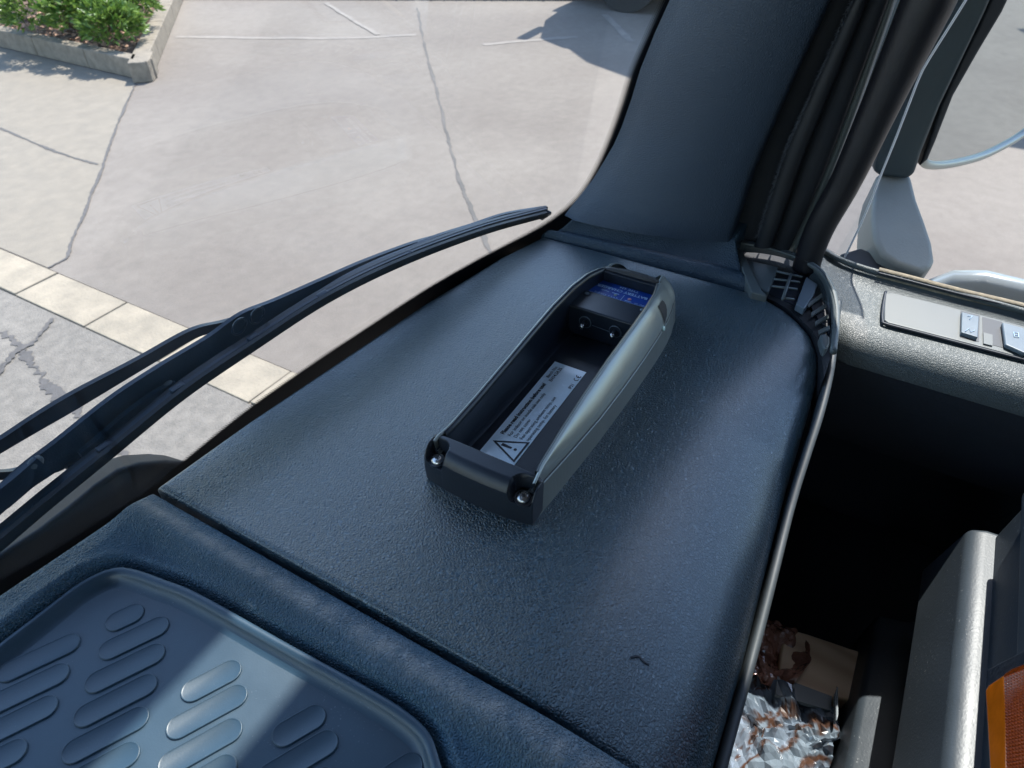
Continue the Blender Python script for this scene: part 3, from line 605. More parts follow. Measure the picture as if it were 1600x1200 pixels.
cm = {}
CD = Vector((math.cos(R(-26.6)), math.sin(R(-26.6)), 0)); ang = R(-26.6); stepv = Vector((-.0112, -.0088, 0)); count = 0
for c in range(-3, 4):
    c0 = Vector((.0613, .2305, 0)) + Vector((.0045, -.0455, 0)) * c
    for k in range(-1, 6):
        p = c0 + stepv * k; ln = .033
        if k == -1:
            if c > 0: continue
            if c == 0: p = c0 + Vector((.0045, .0125, 0)); ln = .017
        if c > 0 and k == 0: ln = .0255 if c == 1 else .0225; p = p - Vector((.0012, 0, 0))
        if k == 5: ln = .02
        if c == 0 and k == 0: ln = .030
        ends = [p + CD * ln / 2, p - CD * ln / 2]
        if min(sd_tray(e.x, e.y) for e in ends) < .008: continue
        key = round(ln, 4)
        if key not in cm: cm[key] = capsule_mesh(ln, .0108)
        o = bpy.data.objects.new('raised_pad', cm[key]); link(o, ro); o.location = (p.x, p.y, FLOOR + .0002); o.rotation_euler = (0, 0, ang); count += 1

# rear lip trim following the pad edge
lip = [(1312, 470, 2.226), (1306, 520, 2.222), (1300, 575, 2.216), (1285, 640, 2.208), (1262, 712, 2.198), (1238, 790, 2.190), (1202, 933, 2.184), (1176, 1033, 2.182), (1130, 1200, 2.180), (1085, 1380, 2.180)]
LP = smooth_line([oz(a, b_, z) for a, b_, z in lip], 70)
rows = []
for p in LP: rows.append([p + Vector((0, .0035, -.03)), p + Vector((0, .0030, -.001)), p + Vector((0, .0016, .0010)), p + Vector((0, -.0004, .0010)), p + Vector((0, -.0018, -.0006)), p + Vector((0, -.0020, -.03))])
loft('rear_lip', rows, mat('lip_plastic', (.045, .055, .062), .6, var=(30, .1)), da)

# side demister vent at the corner
cv = empty('corner_vent'); tag(cv, 'grey curved air vent with small grille at the dashboard corner by the door', 'air vent')
floor_pts = [(1146, 379), (1187, 388), (1245, 404), (1280, 426), (1299, 452), (1306, 487), (1302, 545), (1288, 590), (1283, 545), (1270, 517), (1240, 489), (1210, 470), (1175, 458)]
prism('vent_base', [oz(a, b_, 2.2185) for a, b_ in floor_pts], (0, 0, -.03), M['blackmatte'], cv)
outer = [(1143, 376), (1187, 384), (1215, 391), (1247, 402), (1278, 421), (1297, 445), (1306, 480), (1306, 515), (1302, 550)]
tube('frame_rim', smooth_line([oz(a, b_, 2.230) for a, b_ in outer], 40), .0022, M['vent'], cv, 12)
rim2 = [(1160, 394), (1190, 396), (1225, 403), (1257, 417), (1282, 440), (1296, 475), (1299, 505)]
A_ = smooth_line([oz(a, b_, 2.2325) for a, b_ in outer[:-1]], 40); B_ = smooth_line([oz(a, b_, 2.222) for a, b_ in rim2], 40)
loft('inner_flange', [A_, [p.lerp(q, .5) + Vector((0, 0, .0035)) for p, q in zip(A_, B_)], B_], M['vent'], cv)
prism('front_land', [oz(a, b_, 2.2265) for a, b_ in [(1144, 380), (1160, 390), (1190, 452), (1200, 462), (1174, 456)]], (0, 0, -.01), M['vent'], cv, .0012)
prism('blank_plate', [oz(a, b_, 2.2245) for a, b_ in [(1167, 406), (1217, 417), (1201, 456), (1186, 450)]], (0, 0, -.006), M['vent'], cv, .0008)
prism('grille_bed', [oz(a, b_, 2.2190) for a, b_ in [(1215, 413), (1262, 430), (1244, 478), (1200, 458)]], (0, 0, -.002), M['ink'], cv)
def bar(a, b_, z, r_, nm, m): tube(nm, [oz(*a, z), oz(*b_, z)], r_, m, cv, 8)
bar((1236, 428), (1223, 468), 2.2255, .0011, 'grille_bar', M['vent'])
for a, b_ in (((1209, 436), (1250, 441)), ((1206, 447), (1246, 452)), ((1222, 465), (1241, 468)), ((1213, 424), (1254, 433))): bar(a, b_, 2.2248, .0009, 'grille_bar', M['vent'])
prism('dark_well', [oz(a, b_, 2.2205) for a, b_ in [(1262, 424), (1284, 445), (1297, 478), (1296, 520), (1280, 500), (1262, 470), (1250, 480), (1258, 440)]], (0, 0, -.001), M['ink'], cv)
prism('side_plate', [oz(a, b_, 2.2255) for a, b_ in [(1260, 432), (1278, 444), (1271, 462), (1257, 482), (1244, 474)]], (0, 0, -.006), M['switch'], cv, .0008)
for (ia, ib), (oa_, ob_) in zip([(1262, 474), (1268, 488), (1274, 502), (1279, 516)], [(1284, 458), (1290, 474), (1294, 491), (1296, 508)]):
    prism('louvre', [oz(ia, ib, 2.2238), oz(oa_, ob_, 2.2248), oz(oa_ + 1, ob_ + 6, 2.2232), oz(ia + 1, ib + 6, 2.2222)], (0, 0, -.0012), M['vent'], cv)
prism('end_knob', [oz(a, b_, 2.2258) for a, b_ in [(1281, 522), (1290, 520), (1297, 526), (1297, 536), (1291, 545), (1286, 540)]], (0, 0, -.008), M['vent'], cv, .002)

# ================================================================== BATTERY CHARGER
ch = empty('battery_charger'); tag(ch, 'open black and silver battery charger cradle screwed on the dashboard top', 'charger')
YC = .1345
XT = [  # x, half width base, half width belt, half width rim, rim z (above D)
 (.1965, .0316, .0285, .0292, .0215), (.206, .0318, .0287, .0288, .0262), (.215, .0325, .0296, .0272, .0270), (.24, .0340, .0320, .0262, .0295), (.27, .0356, .0343, .0257, .0325), (.30, .0364, .0352, .0257, .0352), (.33, .0368, .0353, .0260, .0368), (.355, .0368, .0348, .0255, .0372), (.375, .0360, .0335, .0238, .0362), (.388, .0345, .0318, .0208, .0345), (.397, .0325, .0298, .0180, .0322)]
rows_l = {1: [], -1: []}
XTf = []
X0C = .2037
for i in range(61):
    x = X0C + (.397 - X0C) * i / 60; XTf.append((x,) + tuple(interp(x, [(r[0], r[k]) for r in XT]) for k in range(1, 5)))
base_rows = []; sil = {1: [], -1: []}
for x, wb, wm, wr, zr in XTf:
    base_rows.append([[Vector((x, YC + s_ * w_, D + z)) for w_, z in ((wb, -.004), (wb + .0004, .001), (wm + .0006, .0170), (wm - .0002, .0176), (wm - .0030, .0176))] for s_ in (-1, 1)])
    for s_ in (1, -1):
        pts = [(wm - .0012, .0176), (wm - .0012, .0188), (wm + .0002, .0190), (wm - .0002, .0196)]
        for k in range(1, 8):
            t = k / 8; pts.append((wm + (wr + .0012 - wm) * t ** 1.35 , .0196 + (zr - .0196) * (1 - (1 - t) ** 1.25)) if s_ < 0 else (wm + (wr + .0010 - wm) * t, .0196 + (zr - .0196) * t))
        pts += [(wr + .0012, zr), (wr + .0004, zr + .0004), (wr - .0006, zr - .0004)]
        sil[s_].append([Vector((x, YC + s_ * a, D + z)) for a, z in pts])
# far rounded nose
def nose(rows, x0=.397, dx=.0165):
    out = list(rows); L_ = rows[-1]
    for k in range(1, 9):
        a = k / 8 * math.pi / 2; f = math.cos(a); g = math.sin(a)
        out.append([Vector((x0 + dx * g, YC + (p.y - YC) * (.55 + .45 * f), p.z if p.z < D + .0205 else D + .0195 + (p.z - D - .0195) * (.25 + .75 * f))) for p in L_])
    return out
M['silvB'] = M['silver']
for q_ in (0, 1):
    lo_ = loft('lower_shell', nose([b_[q_] for b_ in base_rows]), M['silver_dark'], ch, smooth=False)
for s_ in (1, -1): loft('silver_side', nose(sil[s_]), M['silver'], ch)
# black nose top between rims, far end
rowsn = []
for k in range(10):
    t = k / 9; x = .3925 + .0175 * t; hw = interp(x, [(.3925, .0205), (.397, .0198), (.404, .0168), (.4135, .0105)]); zz = interp(x, [(.3925, .0335), (.397, .0322), (.404, .0285), (.412, .021)])
    rowsn.append([Vector((x, YC + hw * (-1 + 2 * j / 10), D + zz + .0015 * math.cos(math.pi * (j / 10 - .5)))) for j in range(11)])
mesh('end_cap', *skirt(rowsn, .012), mat('worn_black', (.07, .065, .062), .38, grain=('noise', 700, .15, .0006), var=(60, .45)), ch, True)
# cavity walls (black) and floor
cav = []
for x, wb, wm, wr, zr in XTf:
    if x < .207: continue
    if x > .3925: break
    cav.append((x, wr - .0004, zr))
for s_ in (1, -1):
    loft('cavity_wall', [[Vector((x, YC + s_ * (w_ + .0002), D + z_ + .0002)), Vector((x, YC + s_ * (w_ - .0014), D + z_ - .0002)), Vector((x, YC + s_ * (w_ - .0014), D + z_ - .004)), Vector((x, YC + s_ * (w_ - .0022), D + .009)), Vector((x, YC + s_ * (w_ - .0048), D + .006))] for x, w_, z_ in cav], M['black'], ch)
prism('cavity_floor', [(cav[0][0] - .002, YC - .0255, D + .0060), (.35, YC - .0255, D + .0060), (.35, YC + .0255, D + .0060), (cav[0][0] - .002, YC + .0255, D + .0060)], (0, 0, -.003), M['black'], ch)
# near black end block with slope and screw recesses
er = []
NY = 96
for k in range(64):
    t = k / 63; r_ = []
    for j in range(NY + 1):
        v = -1 + 2 * j / NY; y0 = .0320 * v; xf = .1945 + .0032 * abs(v) ** 2.5; x = xf + (.2085 - xf) * t
        z_ = .0262 - .0062 * max(0, 1 - (x - xf) / .0062) ** 2.2 - .0020 * abs(v) ** 10
        px_ = x - .2005; py_ = abs(y0) - .0252; rr_ = .0062
        ins_ = (abs(y0) < .0308 and px_ < rr_ and py_ > -rr_) and not (px_ > 0 and py_ < 0 and math.hypot(px_, py_) > rr_)
        edge = rr_ - (math.hypot(max(px_, 0), min(py_, 0)) if True else 0)
        if ins_ and edge > 0: q_ = min(1, edge / .0007); q_ = q_ * q_ * (3 - 2 * q_); z_ = z_ * (1 - q_) + min(z_, .0150) * q_
        r_.append(Vector((x, YC + y0, D + z_)))
    er.append(r_)
end = mesh('end_block', *skirt(er, .0001), M['black'], ch, True)
# front and side faces down to the dashboard
def fface(pts, nm): loft(nm, [[Vector((p.x, p.y, p.z)) for p in pts], [Vector((p.x - .0004, YC + (p.y - YC) * 1.004, D + .010)) for p in pts], [Vector((p.x + .0006, YC + (p.y - YC) * 1.0, D - .003)) for p in pts]], M['black'], ch)
fface([r_[0] for r_ in er][::-1] + er[0][1:] + [r_[-1] for r_ in er][1:], 'end_face')
loft('end_inner_face', [er[-1], [Vector((p.x, p.y, D + .004)) for p in er[-1]]], M['black'], ch)
# recessed corner pockets with steel screws
for s_ in (1, -1):
    cy = YC + s_ * .0253
    disc('screw_seat', (.2005, cy, D + .0146), .0046, .0016, M['black'], ch, (-.15, s_ * .12, 1), 28)
    ax = (-.18, s_ * .12, 1)
    sc_ = disc('screw', (.2003, cy, D + .0160), .0036, .0026, M['steel'], ch, ax, 28, dome=1)
    q = Vector(ax).to_track_quat('Z', 'Y'); c = Vector((.2003, cy, D + .0160)) + Vector(ax).normalized() * .0026
    st = []
    for k in range(12): a = k * math.pi / 6; rr_ = .00135 if k % 2 == 0 else .0009; st.append(c + q @ Vector((rr_ * math.cos(a), rr_ * math.sin(a), -.0002)))
    h_ = prism('star_recess', st, Vector(ax).normalized() * .0003, M['socket'], sc_)
# silver near corner edge at right belt: parting groove
for s_ in (1, -1): tube('parting_groove', [Vector((x, YC + s_ * (wm - .0004), D + .0182)) for x, wb, wm, wr, zr in XTf], .0009, M['ink'], ch, 6)
# slot and lamp on the right side
slot = []
def side_pt(x, t):
    wm = interp(x, [(r[0], r[2]) for r in XT]); wr = interp(x, [(r[0], r[3]) for r in XT]); zr = interp(x, [(r[0], r[4]) for r in XT]); return Vector((x, YC - (wm + (wr + .0012 - wm) * t ** 1.35) - .0004, D + .0196 + (zr - .0196) * (1 - (1 - t) ** 1.25)))
lowr = [side_pt(.3690 - .004 * t, t) for t in (0, .15, .3, .45, .6, .72)]; uppr = [side_pt(.3690 + .0075 * math.sin(math.pi * min(1, t / .8)) ** .8 + .004 * t, t) for t in (0, .15, .3, .45, .6, .72)]
loft('side_slot', [lowr, uppr], M['ink'], ch)
M['lens'] = mat('clear_lens', (.55, .75, .68), .12, coat=1)
disc('indicator_lens', side_pt(.3665, 0) + Vector((0, 0, -.0015)), .0018, .0010, M['lens'], ch, (-.2, -1, .4), 16, dome=1)
# electronics block
prism('contact_block', [(.3480, YC - .0243, D + .006), (.3700, YC - .0240, D + .006), (.3700, YC + .0240, D + .006), (.3480, YC + .0243, D + .006)], (0, 0, .0215), M['black'], ch, .0012)
for s_ in (1, -1):
    c = Vector((.3655, YC + s_ * .0195, D + .0275)); disc('block_screw_ring', c, .0026, .0003, M['ink'], ch); disc('block_screw', c + Vector((0, 0, .0002)), .0016, .0005, M['switch'], ch, dome=1)
    y_ = YC + (.0105 if s_ > 0 else -.0105)
    rc = Vector((.3474, y_ + .001, D + .0185)); tube('contact_ring', [rc + Vector((0, .0040 * math.cos(a), .0040 * math.sin(a))) for a in [i * .2618 for i in range(24)]], .00035, M['switch'], ch, 6, closed=True)
    disc('contact_well', rc + Vector((.0001, 0, 0)), .0038, .0004, M['ink'], ch, (-1, 0, 0))
    tube('contact_pin', [rc, rc + Vector((-.0045, 0, -.0004))], .0017, M['black'], ch, 12)
    disc('contact_tip', rc + Vector((-.0043, 0, -.0004)), .0019, .0022, M['steel'], ch, (-1, 0, 0), 18, dome=1)
tube('mould_line', [Vector((.3474, YC - .0225, D + .0160)), Vector((.3474, YC + .0065, D + .0178))], .0002, M['switch'], ch, 5)
# blue sign plate
BZ = D + .0250
prism('blue_panel', [(.3715, YC - .0225, BZ - .002), (.3900, YC - .0195, BZ - .002), (.3900, YC + .0195, BZ - .002), (.3715, YC + .0225, BZ - .002)], (0, 0, .002), M['blue'], ch, .0006)
prism('panel_step', [(.3895, YC - .0215, D + .006), (.3945, YC - .0205, D + .006), (.3945, YC + .0205, D + .006), (.3895, YC + .0215, D + .006)], (0, 0, .0262), M['switch'] if False else M['black'], ch, .0006)
Rg, Ug = (0, 1, 0), (-1, 0, 0)
text('print_charger', 'BATTERY CHARGER', (.3838, YC - .0165, BZ), Rg, Ug, .0040, M['lblue'], ch, .02)
text('print_type', 'TYPE 434', (.3880, YC - .0085, BZ), Rg, Ug, .0034, M['lblue'], ch, .01)
text('print_power', 'Power on', (.3742, YC - .0205, BZ), Rg, Ug, .0024, M['lblue'], ch)
text('print_charging', 'Charging', (.3742, YC + .0090, BZ), Rg, Ug, .0024, M['lblue'], ch)
text('print_ready', 'Ready', (.3788, YC + .0090, BZ), Rg, Ug, .0024, M['lblue'], ch)
def flat(nm, x0, y0, x1, y1, z, m, par, r_=0): prism(nm, [(x0, y0, z), (x1, y0, z), (x1, y1, z), (x0, y1, z)], (0, 0, .0003), m, par)
flat('print_dash', .3738, YC - .0085, .3743, YC - .0040, BZ, M['lblue'], ch); flat('print_dash', .3783, YC + .0020, .3788, YC + .0070, BZ, M['lblue'], ch)
for i in range(4): flat('print_dot', .3736, YC + .0012 + i * .0019, .3741, YC + .0021 + i * .0019, BZ, M['lblue'], ch)
flat('print_rule', .3722, YC - .0016, .3795, YC - .0013, BZ, M['lblue'], ch); flat('print_rule', .3724, YC - .0210, .3726, YC + .0210, BZ, M['lblue'], ch)
disc('power_lamp', (.3768, YC - .0062, BZ), .0013, .0005, M['pink'], ch, dome=1); disc('ready_lamp', (.3768, YC + .0040, BZ), .0011, .0004, M['ledg'], ch, dome=1)
# white instruction label on the cavity floor
LZ = D + .0061
prism('white_label', [(.2245, .1285, LZ), (.3150, .1290, LZ), (.3150, .1507, LZ), (.2245, .1500, LZ)], (0, 0, .0003), M['white'], ch)
LT = LZ + .0003; Rg, Ug = (1, 0, 0), (0, 1, 0)
text('print_heading', 'Please read instruction before use!', (.2420, .1450, LT), Rg, Ug, .0036, M['ink'], ch, .03, lift=.0002)
text('print_line', 'For indoor or inside cab use only', (.2425, .1410, LT), Rg, Ug, .0031, M['ink'], ch, .004, lift=.0002)
text('print_line', 'Do not cover', (.2430, .1375, LT), Rg, Ug, .0031, M['ink'], ch, .004, lift=.0002)
text('print_line', 'For operating ambient temp. see', (.2435, .1340, LT), Rg, Ug, .0031, M['ink'], ch, .004, lift=.0002)
text('print_line', 'operating temp. for battery', (.2440, .1305, LT), Rg, Ug, .0031, M['ink'], ch, .004, lift=.0002)
text('print_batch', 'Batch No:', (.2985, .1465, LT), Rg, Ug, .0030, M['ink'], ch, .01, lift=.0002)
text('print_batch', 'EH14.24.35', (.2960, .1432, LT), Rg, Ug, .0032, M['ink'], ch, .01, lift=.0002)
text('print_rating', 'IP21', (.2955, .1300, LT), Rg, Ug, .0030, M['ink'], ch, .02, lift=.0002)
def arc_letter(cx, cy, r0, r1, a0, a1, nm):
    pts = [(cx + r1 * math.cos(a0 + (a1 - a0) * i / 14), cy + r1 * math.sin(a0 + (a1 - a0) * i / 14), LT) for i in range(15)] + [(cx + r0 * math.cos(a1 + (a0 - a1) * i / 14), cy + r0 * math.sin(a1 + (a0 - a1) * i / 14), LT) for i in range(15)]
    prism(nm, pts, (0, 0, .0002), M['ink'], ch)
arc_letter(.3058, .1313, .00115, .0016, R(75), R(285), 'print_mark'); arc_letter(.3092, .1313, .00115, .0016, R(75), R(285), 'print_mark'); flat('print_mark', .3078, .1311, .3090, .1315, LT, M['ink'], ch)
def tri_ring(A, B, C, t_):
    A, B, C = Vector(A), Vector(B), Vector(C); g = (A + B + C) / 3; V = [A, B, C] + [g + (p - g) * t_ for p in (A, B, C)]
    V = [Vector((p.x, p.y, LT + .0002)) for p in V]; return mesh('warning_triangle', V, [(0, 1, 4, 3), (1, 2, 5, 4), (2, 0, 3, 5)], M['ink'], ch)
tri_ring((.2263, .1294), (.2440, .1294), (.2350, .1480), .80)
prism('warning_mark', [(.2345, .1360, LT), (.2357, .1360, LT), (.2361, .1422, LT), (.2341, .1422, LT)], (0, 0, .0002), M['ink'], ch); disc('warning_mark', (.2351, .1337, LT), .0009, .0002, M['ink'], ch, seg=14)

# ================================================================== A PILLAR
ap = empty('windscreen_pillar'); tag(ap, 'dark grained windscreen pillar trim rising from the dashboard corner', 'pillar')
le = [(896, 344), (903, 334), (922, 311), (942, 286), (957, 262), (974, 234), (987, 206), (1003, 162), (1018, 114), (1042, 56), (1068, 0)]
re_ = [(1133, 378), (1134, 370), (1140, 350), (1151, 316), (1162, 280), (1177, 243), (1192, 208), (1206, 175), (1232, 117), (1257, 62), (1285, 0)]
rows = []
for (a, b_), (c, d) in zip(le, re_):
    Lp = gl(a, b_, -.016); Rp = ox(c, d, .497)
    r = [Lp + Vector((.004, .010, 0)), Lp + Vector((.001, .002, 0))]
    for j in range(0, 25):
        t = j / 24; p = Lp.lerp(Rp, t); nrm = Vector((-.9, -.35, .2)).normalized(); r.append(p + nrm * (.012 * math.sin(math.pi * min(1, t)) ** .8))
    r += [Rp + Vector((.0015, -.0022, 0)), Rp + Vector((.006, -.003, 0)), Rp + Vector((.03, -.002, 0))]
    rows.append(r)
last = rows[-1]; rows.append([p + Vector((.015, -.125, .62)) for p in last])
# smooth along height
loft('pillar_trim', rows, M['pillar'], ap)
def strip(name, left, right, x, dx, m, ztop=True):
    Lr = smooth_line([ox(a, b_, x) for a, b_ in left], 24); Rr = smooth_line([ox(a, b_, x) for a, b_ in right], 24)
    Lr.append(Lr[-1] + (Lr[-1] - Lr[0]) * 2.8); Rr.append(Rr[-1] + (Rr[-1] - Rr[0]) * 2.8)
    rows = [[p + Vector((dx, 0, 0)), p, p.lerp(q, .1) + Vector((-dx * .12, 0, 0)), p.lerp(q, .5) + Vector((-dx * .2, 0, 0)), p.lerp(q, .9) + Vector((-dx * .12, 0, 0)), q, q + Vector((dx, 0, 0))] for p, q in zip(Lr, Rr)]
    return loft(name, rows, m, ap)
strip('door_gap_panel', [(1128, 384), (1160, 280), (1204, 175), (1283, 0)], [(1186, 384), (1226, 245), (1255, 175), (1336, 0)], .525, .02, M['blackmatte'])
strip('door_seal', [(1178, 384), (1222, 252), (1252, 178), (1331, 0)], [(1206, 386), (1250, 260), (1284, 175), (1356, 0)], .513, .02, M['rubber'])
strip('frame_panel', [(1203, 388), (1247, 262), (1282, 175), (1354, 0)], [(1232, 392), (1283, 280), (1323, 175), (1388, 0)], .522, .02, M['blackmatte'])
strip('window_channel', [(1230, 393), (1281, 282), (1321, 177), (1386, 0)], [(1250, 393), (1296, 282), (1337, 177), (1399, 0)], .530, .015, M['vent'])
# fuzzy hairs on the seal
fv_ = []; ff = []
ln = smooth_line([ox(a, b_, .5105) for a, b_ in [(1183, 372), (1224, 247), (1254, 177), (1332, 0)]], 400)
for p in ln:
    for k in range(5):
        d = Vector((random.gauss(-.3, .5), random.gauss(.3, .6), random.gauss(0, .5))).normalized() * random.uniform(.001, .0024); q = p + Vector((0, random.uniform(-.001, .001), random.uniform(-.0006, .0006))); b0 = len(fv_); fv_ += [q, q + Vector((0, .00018, .00018)), q + d]; ff.append((b0, b0 + 1, b0 + 2))
fz = mesh('seal_fibres', fv_, ff, mat('fibre', (.10, .11, .13), .8), ap); fz['kind'] = 'stuff'
# padded handle post
gh = empty('grab_handle'); tag(gh, 'black padded grab handle rising beside the door window', 'handle')
hp = smooth_line([ox(a, b_, .520) for a, b_ in [(1259, 420), (1266, 394), (1284, 350), (1322, 282), (1371, 175), (1412, 85), (1451, 0)]], 40)
hr = [interp(i, [(0, .0100), (8, .0100), (20, .0105), (30, .0125), (40, .0150)]) for i in range(41)]
hp.append(hp[-1] + Vector((.0, .004, .4))); hr.append(.0155)
tube('handle_grip', hp, hr, mat('handle_leather', (.010, .010, .014), .42, grain=('leather', 900, .18, .0004), var=(20, .15)), gh, 28)

# ================================================================== DOOR
dr = empty('door'); tag(dr, 'passenger door with sunlit grey window sill and dark inner panel', 'door')
prof = [(.566, 2.14), (.566, 2.222), (.5645, 2.2265), (.561, 2.2285), (.555, 2.2275), (.535, 2.2255), (.50, 2.2235), (.466, 2.2215), (.456, 2.2195), (.449, 2.2160), (.4445, 2.2110), (.4425, 2.205), (.4425, 2.200)]
ys = [.036, .034, .031] + [.028 - .0125 * i for i in range(0, 60)]
rows = []
_bead = sorted([(oz(a, b_, 2.2285).y, oz(a, b_, 2.2285).x) for a, b_ in [(1280, 386), (1288, 389), (1306, 400), (1324, 408), (1350, 417), (1389, 428), (1440, 441), (1500, 457), (1600, 484), (1700, 512), (1900, 570)]])
for k, y_ in enumerate(ys):
    rows.append([])
    for x, z in prof:
        xx = x
        bx_ = interp(y_, _bead)
        if x > .53: xx = .53 + (x - .53) * (bx_ - .530) / .036
        zz = z - (.004 if k == 0 else .0012 if k == 1 else 0); xi = xx
        if y_ > 0 and x < .52: xi = xx + (y_ / .036) * .05 * (1 - (x - .44) / .08)
        rows[-1].append(Vector((xi, y_, zz)))
loft('window_sill', rows, M['sill'], dr)
prism('front_edge', [(.49, .034, 2.2175), (.55, .036, 2.222), (.55, .036, 2.10), (.49, .034, 2.10)], (0, -.002, 0), M['sill'], dr)
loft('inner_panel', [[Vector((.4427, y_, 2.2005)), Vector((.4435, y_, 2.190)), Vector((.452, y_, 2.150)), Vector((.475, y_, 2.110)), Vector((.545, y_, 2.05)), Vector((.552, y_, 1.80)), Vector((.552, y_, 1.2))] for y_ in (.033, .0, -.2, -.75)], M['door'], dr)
# dark foot well wall under the dash corner
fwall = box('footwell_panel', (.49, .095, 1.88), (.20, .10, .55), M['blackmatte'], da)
seam_l = smooth_line([oz(a, b_, 2.2292) for a, b_ in [(1288, 389), (1306, 400), (1324, 408), (1350, 417), (1389, 428), (1440, 441), (1500, 457), (1600, 484), (1700, 512), (1900, 570)]], 60)
tube('sill_edge_bead', [p + Vector((-.002, 0, 0)) for p in seam_l], .0022, M['sill'], dr, 8)
gs = smooth_line([oz(a, b_, 2.230) for a, b_ in [(1372, 425), (1417, 436.5), (1500, 458), (1600, 482), (1750, 522), (1900, 564)]], 60)
loft('window_seal', [[p + Vector((-.0005, 0, -.004)), p + Vector((-.0002, 0, .0015)), p + Vector((.0035, 0, .0022)), p + Vector((.0055, 0, .0005)), p + Vector((.006, 0, -.006))] for p in gs], M['gold'], dr)
tube('seal_shadow_gap', [p + Vector((-.0022, 0, .0003)) for p in gs], .0009, M['ink'], dr, 6)
# door outer skin
loft('window_gasket', [[Vector((interp(y_, _bead) - .002, y_, 2.2235)), Vector((interp(y_, _bead) + .003, y_, 2.2205)), Vector((.566, y_, 2.190)), Vector((.580, y_, 2.165))] for y_ in [.036, .02, .01, 0, -.02, -.04, -.08, -.15, -.3, -.7]], M['rubber'], dr)
sk = [(.572, 2.10), (.572, 2.216), (.576, 2.2215), (.584, 2.222), (.600, 2.214), (.612, 2.190), (.622, 2.10), (.63, 1.7), (.63, 1.0)]
loft('outer_skin', [[Vector((x - (.02 * max(0, (y_ + .0) / .06) ** 2 if y_ > 0 else 0), y_, z - interp(-y_, [(-.06, .05), (.02, .045), (.035, .03), (.06, .006), (.08, 0)]))) for x, z in sk] for y_ in [.06, .045, .03, .015, 0, -.02, -.04, -.06, -.08, -.1, -.12, -.3, -.75]], M['body'], dr)
wg = mesh('window_pane', [(.570, .036, 2.16), (.570, -.75, 2.16), (.535, -.80, 2.95), (.535, -.12, 2.95)], [(0, 1, 2, 3)], M['sideglass'], dr)
# switch panel
sw = empty('switch_panel'); tag(sw, 'grey door switch panel with two rocker switches set in the sill', 'switch panel')
pz_ = 2.2262
def sz(px, py, dz=0):   # the sill plane rises slightly outwards
    return on(px, py, (.50, 0, 2.2250 + dz), (-.055, 0, 1))
pan = [(1383, 455), (1380, 478), (1379, 500), (1386, 506), (1480, 530), (1600, 561), (1760, 603), (1790, 560), (1600, 508), (1500, 481), (1430, 464)]
outl = [sz(a, b_, .0012) for a, b_ in pan]
plate_pts = [sz(a, b_, .0012) for a, b_ in [(1383, 455), (1380, 478), (1379, 500), (1386, 506), (1480, 530), (1600, 561), (1760, 603), (1790, 560)]] 
prism('panel_plate', [sz(a, b_, .0012) for a, b_ in [(1383, 457), (1381, 478), (1381, 499), (1387, 504), (1470, 525.5), (1532, 541.5), (1600, 559.5), (1700, 585), (1720, 540), (1600, 509), (1532, 491), (1470, 475), (1396, 457)]], (0, 0, -.004), M['panel'], sw, .0012)
tube('panel_shadow_joint', smooth_line([sz(a, b_, .0002) for a, b_ in [(1384, 456), (1380, 478), (1379, 501), (1386, 507), (1440, 521), (1530, 544.5), (1600, 562.5), (1700, 588)]], 60), .0011, M['ink'], sw, 6)
sw1 = prism('rocker_switch', [sz(a, b_, .0040) for a, b_ in [(1503, 487), (1530, 494), (1528, 527), (1502, 519)]], (0, 0, -.003), M['switch'], sw, .0006)
prism('switch_socket', [sz(a, b_, .0014) for a, b_ in [(1501, 485), (1531, 493), (1529.5, 534), (1500.5, 527)]], (0, 0, -.0006), M['ink'], sw)
prism('switch_well', [sz(a, b_, .0014) for a, b_ in [(1535, 495), (1566, 503), (1570, 544), (1536, 535)]], (0, 0, -.0006), M['ink'], sw)
prism('well_step', [sz(a, b_, .0022) for a, b_ in [(1536.5, 519), (1551, 523), (1551, 540), (1537, 536.5)]], (0, 0, -.0008), M['panel'], sw)
sw2 = prism('rocker_switch', [sz(a, b_, .0045) for a, b_ in [(1566, 503), (1600, 512), (1608, 520), (1608, 552), (1600, 551), (1571, 538)]], (0, 0, -.003), M['switch'], sw, .001)
def glyph(pts, par):
    q = [sz(a, b_, .0044) for a, b_ in pts]; q = [p + Vector((0, 0, .0000)) for p in q]; tube('print_symbol', q, .00022, M['lblue'], par, 5)
glyph([(1512, 494), (1519, 493.5), (1515, 499)], sw1); glyph([(1508, 518), (1514, 513), (1517, 519), (1523, 516)], sw1)
def glyph2(pts): 
    tube('print_symbol', [sz(a, b_, .0049) for a, b_ in pts], .00025, M['lblue'], sw2, 5)
glyph2([(1584, 519), (1591, 520), (1592, 527), (1585, 526), (1584, 519)]); glyph2([(1586, 523), (1591, 524)])

# clear wind deflector outside the side window
wdn = [(1270, 380), (1320, 402), (1345, 350), (1362, 310), (1377, 272), (1400, 215), (1425, 150), (1436, 122), (1450, 95), (1509, 0), (1540, -60), (1370, -60), (1300, 200)]
wd = empty('wind_deflector'); tag(wd, 'clear acrylic wind deflector outside the door window with bright edge', 'wind deflector')
prism('deflector_sheet', [ox(a, b_, .590) for a, b_ in wdn], (.0006, 0, 0), M['acryl'], wd)
tube('deflector_edge', smooth_line([ox(a, b_, .5885) for a, b_ in wdn[1:11]], 60), .0008, M['acryledge'], wd, 6)

